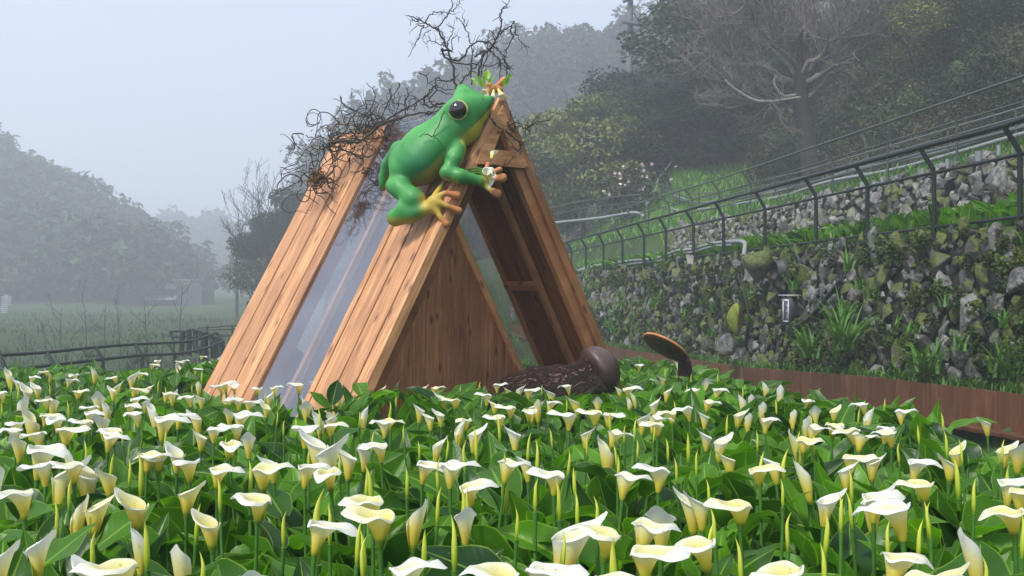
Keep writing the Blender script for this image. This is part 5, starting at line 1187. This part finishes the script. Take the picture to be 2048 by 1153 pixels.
def bud(seed, H=.115, Rr=.0095):
    rs = np.random.RandomState(seed); k = 10; v = np.linspace(0, 1, 14); rad = Rr * (np.sin(np.clip(v * 1.0 + .02, 0, 1) ** .75 * math.pi) ** .8 * .9 + .35 * (1 - v)) + .0006; bend = rs.uniform(.002, .016) * np.clip((v - .6) / .4, 0, 1) ** 2
    a = np.arange(k) * 2 * math.pi / k; V = np.stack([np.outer(rad, np.cos(a)) * .85 + bend[:, None], np.outer(rad, np.sin(a)), np.repeat((H * v)[:, None], k, 1)], -1).reshape(-1, 3)
    Fc = np.array([[q * k + p_, q * k + (p_ + 1) % k, (q + 1) * k + (p_ + 1) % k, (q + 1) * k + p_] for q in range(13) for p_ in range(k)])
    c = np.repeat(np.c_[v, np.ones(14), np.zeros(14)], k, 0); return V, Fc, c
STEM_L = .80
CV = {'open': [], 'half': [], 'roll': [], 'bud': []}
def mdata(g, name, mat): return mesh_only(g, name, mat)
for kind, n in (('open', 9), ('half', 6), ('roll', 4), ('bud', 5)):
    for q in range(n):
        rs = np.random.RandomState(100 + q * 7 + len(kind)); tilt = rs.uniform(.0, .17) * (1 if kind == 'open' else .6) * rs.choice([-1, 1, 1]); Rm = rotm(0, tilt, rs.uniform(-.15, .15)); base = np.array([0, 0, STEM_L - .0])
        if kind == 'bud': V, Fc, c = bud(q, rs.uniform(.10, .14), rs.uniform(.0055, .0075)); W_, H_2 = .02, .12
        else: V, Fc, c = spathe(kind, q, .13, rs.uniform(.092, .115)); W_, H_2 = .13, .1
        V = V @ Rm.T + base; g = G(); g.add(V, Fc, c); sp_ = mdata(g, 'spathe', M['spathe']); top = V[:, 2].max(); 
        g = G(); bx_, by_ = rs.uniform(-.05, .05, 2); P = smooth_path([(bx_, by_, 0), (bx_ * .6, by_ * .6, STEM_L * .5), (bx_ * .12, by_ * .1, STEM_L * .88), (0, 0, STEM_L + .004)], 3); tube(g, P, np.interp(np.linspace(0, 1, len(P)), [0, .85, 1], [.0075, .006, .0088]), 7); st = mdata(g, 'stem', M['stem']); sx = None
        if kind in ('open', 'half'):
            g = G(); A_ = np.array([[0, 0, .012], [.001, 0, .04], [.002, 0, .066]]) @ Rm.T + base; tube(g, smooth_path(A_, 3), [.004, .005, .0055, .0055, .005, .004, .002], 7); sx = mdata(g, 'spadix', M['spadix'])
        CV[kind].append((sp_, st, sx, top, V[:, 0].max() - V[:, 0].min()))
def rim_h(d): return .321 + .045 * d
def depth_of(py): return 631.0 / (py - 655.5) if py > 662 else 60
# (px, rim py, width px, kind, where the tip points: r l f b)
FL = """30 890 120 o r;103 915 78 h r;190 905 60 h l;8 1085 70 h r;112 1062 52 h r;236 1052 28 r l;268 1118 92 o l;205 1120 42 h l;500 1108 48 h f;600 1050 112 o r;782 1012 130 o l;732 988 92 o l;503 988 80 o l
512 920 92 o r;437 928 82 o r;300 906 72 o r;402 914 62 o f;684 890 44 h l;680 936 62 o f;627 862 66 h r;578 862 60 h l;652 845 52 o r;592 848 88 o f;770 882 58 o l;842 917 46 o r;862 1122 128 o r;922 926 96 o r;942 958 58 o r;1000 922 70 o r
1108 938 88 o l;1238 950 78 o r;1300 932 66 o l;1384 988 52 h l;1502 992 66 o l;1532 930 62 o r;1068 1018 100 h r;1166 1058 122 o l;1248 1042 112 o r;1312 1080 120 o r;1068 1128 118 o r;1026 1118 88 o l;1180 1142 90 o r;1740 978 100 o r;1826 1006 138 o l;1826 916 70 o r;1690 904 48 o r;1704 920 36 h r
1872 958 80 o l;1940 882 34 h r;1985 876 38 h r;1990 952 66 o r;2028 972 80 o r;2040 1018 60 o l;1608 872 50 o r;1702 856 54 o l;1642 850 56 o r;1738 868 38 o r;1545 836 52 o r;1778 858 34 o l;1802 817 36 o r;1976 832 26 h l;1600 795 42 o f;1612 1130 124 o l;1766 1112 138 o r;1814 1145 74 o r
1530 758 14 r l;1462 810 28 h r;1412 757 26 h f;1412 800 36 o r;1432 775 46 o r;1388 776 36 o l;1350 720 18 h l;1278 728 28 o f;1256 772 48 o r;1272 752 36 o r;1335 822 46 o l;1312 832 60 o r;1296 843 52 o l;1378 812 34 o l;1404 818 26 h l;1182 818 62 o l;1130 822 66 o l;1205 822 36 o r;1298 820 30 h r;1172 788 30 h l
82 866 66 o l;130 852 78 o r;210 866 62 o r;244 852 50 o l;338 830 88 o r;362 826 58 o r;420 850 50 o r;490 822 72 o r;462 848 40 o l;152 838 44 o l;192 820 48 o r;162 812 48 o l;262 806 44 o r;285 822 46 o l;300 792 16 h r;318 800 20 r l;95 832 58 o f;52 836 56 o f;20 858 40 o l;58 862 36 h f;392 852 26 h l
62 812 26 r l;102 825 38 o r;152 778 40 o r;190 782 30 h f;220 772 20 h l;262 776 44 o r;272 792 36 o r;238 820 36 h f;356 776 20 h r;332 785 28 o r;388 790 42 o l;75 765 22 h l;62 752 22 o r;38 765 26 h l;100 788 30 h f;12 782 32 o l;130 758 20 o r;88 798 34 o l;70 790 22 r r
18 735 16 r l;28 757 14 h l;110 735 10 r l;186 732 12 r l;238 752 26 o l;250 762 20 h r;150 748 30 o f;92 742 18 o l;322 718 22 o f;354 722 20 o r;300 727 24 o r;375 720 20 o r;408 712 18 o r;415 724 20 o l;388 736 16 o r;436 708 14 r r;345 726 12 r l;262 740 24 h r;280 745 20 o r
432 770 32 o l;458 762 42 o r;480 766 36 o f;505 770 32 o f;446 782 26 h r;470 795 46 o l;498 800 40 o r;555 780 20 h r;590 792 22 r l;600 765 42 o l;636 762 36 o r;688 765 18 h l;702 778 18 r r;735 762 34 o r;712 718 26 o r;786 738 24 h r;818 740 24 h r;866 742 24 h r;770 838 34 o r;650 818 20 r l
648 822 22 h f;915 795 34 o l;930 742 30 h r;908 745 10 r l;1010 742 14 h l;1058 742 14 r f;995 765 34 o r;1100 742 18 h r;1062 775 40 o r;965 785 34 o l;1000 796 20 h l;1018 808 48 o l;1046 796 32 h r;1090 802 36 o r;1100 798 16 r f;1066 818 46 o f;930 835 30 o f;932 838 18 r r;968 850 38 h r;1006 850 36 h l;1008 826 28 o l
1232 770 16 h l;1216 762 18 o r;1330 748 22 h l;1362 722 8 r l;1548 770 16 r f;1482 785 16 r l;1250 790 10 r l;1490 822 14 r f;1616 828 16 r f;1580 820 12 r f;1680 810 18 h r;1720 806 20 o l;1755 812 18 r r;1745 845 26 o f;1660 846 30 o f;1590 850 26 r l;560 770 30 o r;530 800 22 h l;870 772 28 o r;880 815 24 h l
1140 770 30 o l;1160 850 26 h r;1195 870 28 r l;1225 862 34 o r;1060 905 34 h l;890 872 30 h r;740 842 26 o l;710 880 32 h f;560 902 36 h l;460 880 42 o f;350 880 38 h l;330 900 30 o l;160 918 44 o l;60 930 50 o l;20 985 60 o l;340 1090 40 r f;430 1010 40 h l;620 930 40 o r;960 1010 44 h f;1440 1080 50 o l;1900 1120 60 h r;1960 1060 40 r l"""
BUDS = """298 900 110 l;210 905 60 r;595 978 160 r;745 1050 80 l;776 925 90 l;1012 908 130 f;1015 830 60 l;880 980 75 r;895 965 100 l;870 870 50 l;1145 985 45 l;1178 938 70 f;1108 955 80 l;978 972 80 r;1092 1060 90 l;1262 1070 130 f;1390 1045 80 r;1480 1080 95 l;1580 960 70 l;1532 890 95 r;1498 905 80 r;1688 930 70 l;1700 1000 70 r;1720 985 60 l;1668 985 60 l;1890 1005 70 l;1912 1010 70 r;1935 915 90 l;1640 1095 90 l;1945 1100 80 l;2018 1030 110 l;1830 1045 60 r;1570 1030 60 r;1250 885 50 l;1275 880 50 l
395 1095 80 l;118 905 50 l;36 770 40 l;190 880 40 l;225 920 60 l;700 1050 60 r;725 1080 90 r;645 815 50 l;590 830 36 f;960 830 60 r;936 855 70 l;945 875 70 r;1060 860 60 r;1052 880 70 l;1240 850 45 r;1210 905 50 l;1120 855 40 l;1165 865 50 r;1340 878 40 l;1360 910 40 l;1292 845 40 l;1500 860 36 l;1350 800 36 l;1450 830 40 f;1625 828 36 l;1650 870 40 r;1595 862 36 r;1820 880 40 r;1860 850 36 f;1900 826 40 l;1925 880 50 l;2000 880 40 r;1740 800 30 r;1765 795 30 f;1700 812 26 f
680 900 60 l;740 860 40 r;710 820 40 l;820 850 40 r;850 880 44 l;800 930 60 l;640 890 50 r;560 840 40 r;540 820 36 l;480 870 50 r;260 850 40 l;140 800 36 l;20 800 36 f;330 770 30 l;400 740 26 f;520 780 36 r;670 770 36 l;760 740 30 r;835 745 30 l;950 760 36 r;985 740 28 l;1045 745 30 f;1140 745 30 r;1230 745 34 l;1320 735 24 l;1390 745 24 r;1445 745 26 r;1470 770 30 l;150 960 60 r;440 960 60 l;560 1010 70 r;640 1010 60 l;1020 1010 70 l;1450 960 60 l;1420 900 50 r;1960 960 60 r;80 1000 70 l;380 1000 70 r"""
items = []
for s_ in FL.replace('\n', ';').split(';'):
    a = s_.split(); items.append((float(a[0]), float(a[1]), float(a[2]), {'o': 'open', 'h': 'half', 'r': 'roll'}[a[3]], a[4]))
for s_ in BUDS.replace('\n', ';').split(';'):
    a = s_.split(); items.append((float(a[0]), float(a[1]), float(a[2]), 'bud', a[3]))
rs = np.random.RandomState(88)
nx_ = {'half': 34, 'roll': 12, 'bud': 70}
for kd, nn in nx_.items():
    k_ = 0; tr_ = 0
    while k_ < nn and tr_ < 6000:
        tr_ += 1; px_, py_ = rs.uniform(5, 2040), rs.uniform(748, 1010) if kd != 'bud' else rs.uniform(745, 1060)
        if py_ < 745 + max(0, px_ - 1350) * .17 + 12: continue
        if 420 < px_ < 760 and py_ < 800: continue
        s_ = (py_ - 655) / 250; 
        if any(abs(px_ - a[0]) < 26 * s_ + 6 and abs(py_ - a[1]) < 34 * s_ + 6 for a in items): continue
        w_ = {'half': 44, 'roll': 26, 'bud': 64}[kd] * s_ * rs.uniform(.8, 1.15); items.append((px_, py_, w_, kd, rs.choice(list('rlf')))); k_ += 1
print('callas', sum(a[3] != 'bud' for a in items), 'buds', sum(a[3] == 'bud' for a in items))
# label words
ORD = 'first second third fourth fifth sixth seventh eighth ninth tenth eleventh twelfth thirteenth fourteenth fifteenth sixteenth seventeenth eighteenth nineteenth twentieth twenty-first twenty-second twenty-third twenty-fourth twenty-fifth twenty-sixth twenty-seventh twenty-eighth twenty-ninth thirtieth'.split()
rows = [1400, 1040, 985, 935, 900, 868, 842, 815, 790, 765, 742, 0]
rown = ['along the bottom edge', 'just above the bottom row', 'in the third row up', 'in the fourth row up', 'in the fifth row up', 'in the sixth row up', 'in the seventh row up', 'in the eighth row up', 'in the ninth row up', 'in the tenth row up', 'in the farthest row']
TYPEW = {'open': 'wide-open white calla', 'half': 'half-open creamy calla', 'roll': 'tightly rolled yellowish calla', 'bud': 'pointed green-yellow calla bud'}
def row_of(py):
    for q in range(len(rows) - 1):
        if py > rows[q + 1]: return q
buckets = {}
for it in items: buckets.setdefault((row_of(it[1]), it[3]), []).append(it)
for v_ in buckets.values(): v_.sort(key=lambda t: t[0])
PLACED = []
for n_, it in enumerate(items):
    px, py, w, kind, tp = it
    D = depth_of(py); var = CV[kind][rs.randint(len(CV[kind]))]; 
    if kind == 'bud':
        # the number is the bud's height in pixels
        D = depth_of(py + w * .1); sc = np.clip(w / F * D / .125, .55, 1.25)
    else:
        ref = {'open': .164, 'half': .08, 'roll': .044}[kind]; sc = np.clip(w / F * D / ref, .6, 1.35)
    rim = at(px, py, D); rz = {'r': 0, 'l': math.pi, 'f': -math.pi / 2, 'b': math.pi / 2}[tp] + rs.uniform(-.4, .4)
    top = var[3] * sc; off = math.cos(rz) * .012 * sc
    row, = (row_of(py),); b_ = buckets[(row, kind)]; k_ = b_.index(it)
    lab = 'the only %s %s of blooms' % (TYPEW[kind], rown[row]) if len(b_) == 1 else '%s %s from the left %s' % (ORD[k_], TYPEW[kind], rown[row])
    if len(b_) > 1 and k_ == len(b_) - 1: lab = 'last %s toward the right %s' % (TYPEW[kind], rown[row])
    r_ = empty('calla_lily' if kind != 'bud' else 'calla_bud', (rim[0] - off, rim[1], rim[2] - top), lab, 'calla lily' if kind != 'bud' else 'calla bud', 'calla lilies in the flower bed' if kind != 'bud' else 'calla buds in the flower bed', rz)
    r_.scale = (sc, sc, sc)
    r_.rotation_euler = (rs.uniform(-.07, .07), rs.uniform(-.07, .07), rz)
    for me_, nm in ((var[0], 'spathe'), (var[1], 'stem'), (var[2], 'spadix')):
        if me_ is None: continue
        o = bpy.data.objects.new(nm, me_); COL.objects.link(o); o.parent = r_
    PLACED.append((px, py, D))

# leaves of the bed
def leaf_shape(seed, nu=6, nv=9):
    rs = np.random.RandomState(seed); u = np.linspace(-1, 1, nu); v = np.linspace(0, 1, nv); U, Vv = np.meshgrid(u, v, indexing='ij')
    wid = .26 * np.interp(v, [0, .08, .25, .45, .7, .88, 1], [.30, .72, 1.0, .98, .66, .27, .0]); wid = np.tile(wid, (nu, 1))
    lobe = -.10 * np.abs(U) ** 1.5 * np.clip(1 - Vv / .25, 0, 1)
    fold = rs.uniform(.25, .75); ph = rs.rand() * 6.28; fr = rs.uniform(7, 13); curl = rs.uniform(-.05, .38); tw = rs.uniform(-.6, .6)
    X = U * wid; Z = np.abs(U) ** 1.1 * wid * fold + .048 * np.sin(fr * Vv + ph + (U > 0) * 2) * np.abs(U) ** 2 * np.sin(np.pi * Vv); Y = Vv + lobe
    # twist and droop
    a = tw * Vv; X2 = X * np.cos(a) - Z * np.sin(a); Z2 = X * np.sin(a) + Z * np.cos(a); Z2 = Z2 - curl * Vv ** 2.2; Y = Y - .25 * curl * Vv ** 3
    P = np.stack([X2, Y, Z2], -1).reshape(-1, 3); i_, j_ = np.meshgrid(np.arange(nu - 1), np.arange(nv - 1), indexing='ij'); i_ = i_.ravel(); j_ = j_.ravel()
    return P, np.c_[i_ * nv + j_, (i_ + 1) * nv + j_, (i_ + 1) * nv + j_ + 1, i_ * nv + j_ + 1], np.stack([U, Vv], -1).reshape(-1, 2)
LS = [leaf_shape(q, 8, 12) for q in range(14)]; LSF = [leaf_shape(q, 5, 7) for q in range(14)]
def leafy(name, plants, label, seed, h_of, nleaf=(5, 8), Lr=(.15, .24)):
    rs = np.random.RandomState(seed); g = G(); gs = G()
    for (x, y) in plants:
        hc = h_of(x, y); gz = float(ground(x, y)); k = rs.randint(*nleaf); a0 = rs.rand() * 6.28; near_ = y < 4.5
        for q in range(k):
            az = a0 + q * 2.4 + rs.uniform(-.4, .4); el = rs.uniform(.45, 1.5); L = rs.uniform(*Lr); out_ = rs.uniform(.02, .10)
            P, Fc, UV = (LS if near_ else LSF)[rs.randint(14)]; d = np.array([math.cos(az), math.sin(az), 0])
            yv = d * math.cos(el) + np.array([0, 0, math.sin(el)]); zv = -d * math.sin(el) + np.array([0, 0, math.cos(el)]); roll = rs.uniform(-.6, .6); xv = np.cross(yv, zv); xv, zv = xv * math.cos(roll) + zv * math.sin(roll), zv * math.cos(roll) - xv * math.sin(roll)
            ws = rs.uniform(.8, 1.15)
            base = np.array([x, y, 0]) + d * out_; ztop = hc - rs.uniform(0, 1) ** 1.6 * .26; bz = max(gz + .05, ztop - L * math.sin(el)); base[2] = bz
            W = base + L * (P[:, :1] * ws * xv + P[:, 1:2] * yv + P[:, 2:] * zv); tn = np.clip(rs.normal(.44, .27), 0, 1); g.add(W, Fc, (tn, 0, 0), UV)
            if near_ or rs.rand() < .35:
                tube(gs, [np.array([x + d[0] * .01, y + d[1] * .01, gz - .02]), (base + [x, y, gz]) / 2 + [0, 0, .05], base], .0055, 4, None, 0, False)
    o = g.build(name, M['leaf'])
    tag(o, label, 'foliage', None, 'stuff')
    if gs.n: tag(gs.build('leaf_stalks', M['stem']), 'green leaf stalks under ' + label.split(' ', 1)[1][:60], 'stalks', None, 'stuff')
rs = np.random.RandomState(90); pl = []
y = 1.28
while y < 11.5:
    step = .125 + .018 * min(y, 6); hw = y * .56 + .35
    xr = np.interp(y, [1, 3.2, 4.2, 6, 8, 11.5], [1.62, 1.7, 1.95, 1.75, 1.9, 2.1])
    x = -hw
    while x < min(hw, xr):
        X_, Y_ = x + rs.uniform(-.5, .5) * step, y + rs.uniform(-.5, .5) * step
        t_ = (X_ - AP[0]) * RD[0] + (Y_ - AP[1]) * RD[1]; q_ = (X_ - AP[0]) * PD[0] + (Y_ - AP[1]) * PD[1]
        inside = (-.05 < t_ < 2.1 and abs(q_) < 1.32)
        if not inside and X_ > -6.0 and X_ < xr + .05: pl.append((X_, Y_))
        x += step
    y += step * .85
def canopy(x, y):
    h = CZ - rim_h(y) - np.interp(y, [1, 2.5, 5, 9], [.055, .065, .065, .04]); h += (float(vnoise(np.array([x * 2.2, y * 2.2, 0.3]), 4)) - .5) * .1
    h += .05 * float(sstep((y - 3.9) / .7)) * float(sstep((x + 1.35) / .4)) * (1 - float(sstep((y - 6.4) / 1.5)))
    h += .075 * math.exp(-((x + .72) / .6) ** 2 - ((y - 4.95) / .5) ** 2)
    h -= .055 * float(sstep((y - 6) / 1)) * float(sstep((-x - 1.4) / .5))
    if y > 7.2 and -2.9 < x < -1.5: h += .12
    return h
leafy('calla_foliage', pl, 'dense arrow-shaped calla leaves filling the whole flower bed', 91, canopy)
# raindrops on the nearest flowers and leaves
dg_ = bpy.data.objects; g = G(); rs = np.random.RandomState(7); OV = np.array([[1, 0, 0], [-1, 0, 0], [0, 1, 0], [0, -1, 0], [0, 0, 1], [0, 0, -1]], float); OF = np.array([[0, 2, 4], [2, 1, 4], [1, 3, 4], [3, 0, 4], [2, 0, 5], [1, 2, 5], [3, 1, 5], [0, 3, 5]])
lv = [o for o in dg_ if o.name.startswith('calla_foliage')][0]; n_ = len(lv.data.vertices); co = np.empty(n_ * 3, np.float32); lv.data.vertices.foreach_get('co', co); co = co.reshape(-1, 3)
nr = np.where((co[:, 1] < 3.4) & (co[:, 1] > 1.2) & (co[:, 2] > .35))[0]
for i_ in rs.choice(nr, 2600): g.add(OV * rs.uniform(.0009, .0021) + co[i_] + [0, -.001, .0015], OF)
bpy.context.view_layer.update()
for o in list(dg_):
    if o.type != 'MESH' or not o.name.startswith('spathe') or o.parent is None or not o.parent.name.startswith('calla_lily'): continue
    if o.parent.location.y > 3.6: continue
    vs = o.data.vertices; Mw = o.parent.matrix_world
    for _ in range(26):
        v_ = vs[rs.randint(len(vs))]; q_ = np.array(Mw @ (v_.co + v_.normal * .0008)); q2 = np.array(Mw @ v_.co); g.add(OV * rs.uniform(.0008, .0018) + (q_ if q_[1] < q2[1] else 2 * q2 - q_) + [0, 0, .0008], OF)
md_, nt, out = newmat('water_drop'); gb = nt.nodes.new('ShaderNodeBsdfGlass'); gb.inputs['IOR'].default_value = 1.33; gb.inputs['Roughness'].default_value = 0.0; nt.links.new(gb.outputs[0], out.inputs[0])
tag(g.build('raindrops', md_), 'tiny raindrops beading on the nearest flowers and leaves', 'raindrops', None, 'stuff')
# terrace strip of callas behind the first fence
pl = []
rs = np.random.RandomState(92)
for Y in np.arange(9.5, 30, .17):
    for e in (6.62, 6.85, 7.1): pl.append((e + rs.uniform(-.1, .1) - .166 * Y, Y + rs.uniform(-.1, .1)))
leafy('calla_foliage', pl, 'bright calla leaves growing behind the fence on the lower stone wall', 93, lambda x, y: float(wall_top1(y)) + .34, (2, 4), (.22, .34))
for q, (px, py, D, lab) in enumerate(((1778, 465, 12.6, 'orange-yellow flower among calla leaves behind the first fence'), (1690, 466, 13.6, 'single white calla behind the first fence above the notice box'), (1885, 437, 11.8, 'yellow-white calla bud behind the first fence near the photo edge'))):
    var = CV['open' if q < 2 else 'bud'][q]; p_ = at(px, py, D); r_ = empty('calla_lily', p_ - [0, 0, var[3]], lab, 'calla lily', 'callas on the terrace')
    for me_, nm in ((var[0], 'spathe'), (var[1], 'stem')): o = bpy.data.objects.new(nm, me_); COL.objects.link(o); o.parent = r_
# flowers held by the frog
def held(spots, label, name='calla_bouquet'):
    p0 = at(*spots[0][:3]); r_ = empty(name, p0, label, 'flower bouquet'); rs = np.random.RandomState(3)
    for (px, py, D, sc, rot, kind, q) in spots:
        V, Fc, c = spathe(kind, q, .13, .1) if kind != 'leafy' else (None, None, None); Rm = rotm(*rot); c = c.copy(); c[:, 0] = .45 + .55 * c[:, 0]
        g = G(); g.add((V * sc) @ Rm.T + (at(px, py, D) - p0), Fc, c); so = g.build('spathe', M['spathe'], r_)
    return r_, p0
b1, p0 = held([(977, 350, 5.68, .62, (-.3, 2.6, .2), 'half', 1), (983, 318, 5.67, .66, (-.6, .35, .3), 'half', 2), (970, 350, 5.69, .5, (1.2, -.5, .3), 'open', 3), (979, 345, 5.66, .5, (.9, 1.9, .1), 'half', 4)], 'bunch of white artificial callas held in the lower frog hand')
g = G()
for dy in (-3, 2, 7): tube(g, smooth_path([at(858 + dy, 395 + dy, 5.95) - p0, at(905, 362 + dy, 5.88) - p0, at(945, 340 + dy, 5.80) - p0, at(982, 345 + dy * .5, 5.70) - p0]), .006, 6)
g.build('stem', M['stem'], b1)
b2, p0 = held([(988, 180, 6.0, .62, (2.9, .2, .1), 'half', 2), (996, 178, 6.02, .7, (2.8, -.4, .2), 'half', 5), (972, 182, 6.0, .5, (2.2, .8, .0), 'open', 1)], 'small bunch of greenish white artificial callas in the raised frog hand')
FRL = mat_leaf('fresh_leaf', (.10, .26, .02), (.28, .5, .06), (.3, .5, .1), .3)
for q, (x, y, dx, dz) in enumerate(((958, 165, -.05, .01), (975, 158, .0, .05), (965, 175, -.03, -.03), (1015, 168, .07, -.02), (950, 172, -.04, .03), (980, 168, .04, .03), (970, 163, -.02, .04), (1008, 172, .05, -.04))):
    P, Fc, UV = LS[q]; a = math.atan2(dz, dx); W = P * .075 @ rotm(1.2, 0, a - 1.57).T + (at(x, y, 6.04) - p0); g = G(); g.add(W, Fc, (.9, 0, 0), UV); g.build('leaf', FRL, b2)

# ------------------------------------------------------------------ haze
g = G(); box(g, (0, 150, 22.5), (270, 0, 0), (0, 190, 0), (0, 0, 26.5)); hz = g.build('haze', None, None, False); hz.data.materials.clear()
m = bpy.data.materials.new('haze'); m.use_nodes = True; nt = m.node_tree; nt.nodes.clear(); out = nt.nodes.new('ShaderNodeOutputMaterial'); pv = nt.nodes.new('ShaderNodeVolumePrincipled')
pv.inputs['Color'].default_value = (.90, .94, 1.0, 1); pv.inputs['Density'].default_value = .0049; pv.inputs['Anisotropy'].default_value = 0.2; nt.links.new(pv.outputs[0], out.inputs['Volume'])
hz.data.materials.append(m); tag(hz, 'even pale fog filling the valley air', 'fog', None, 'stuff')
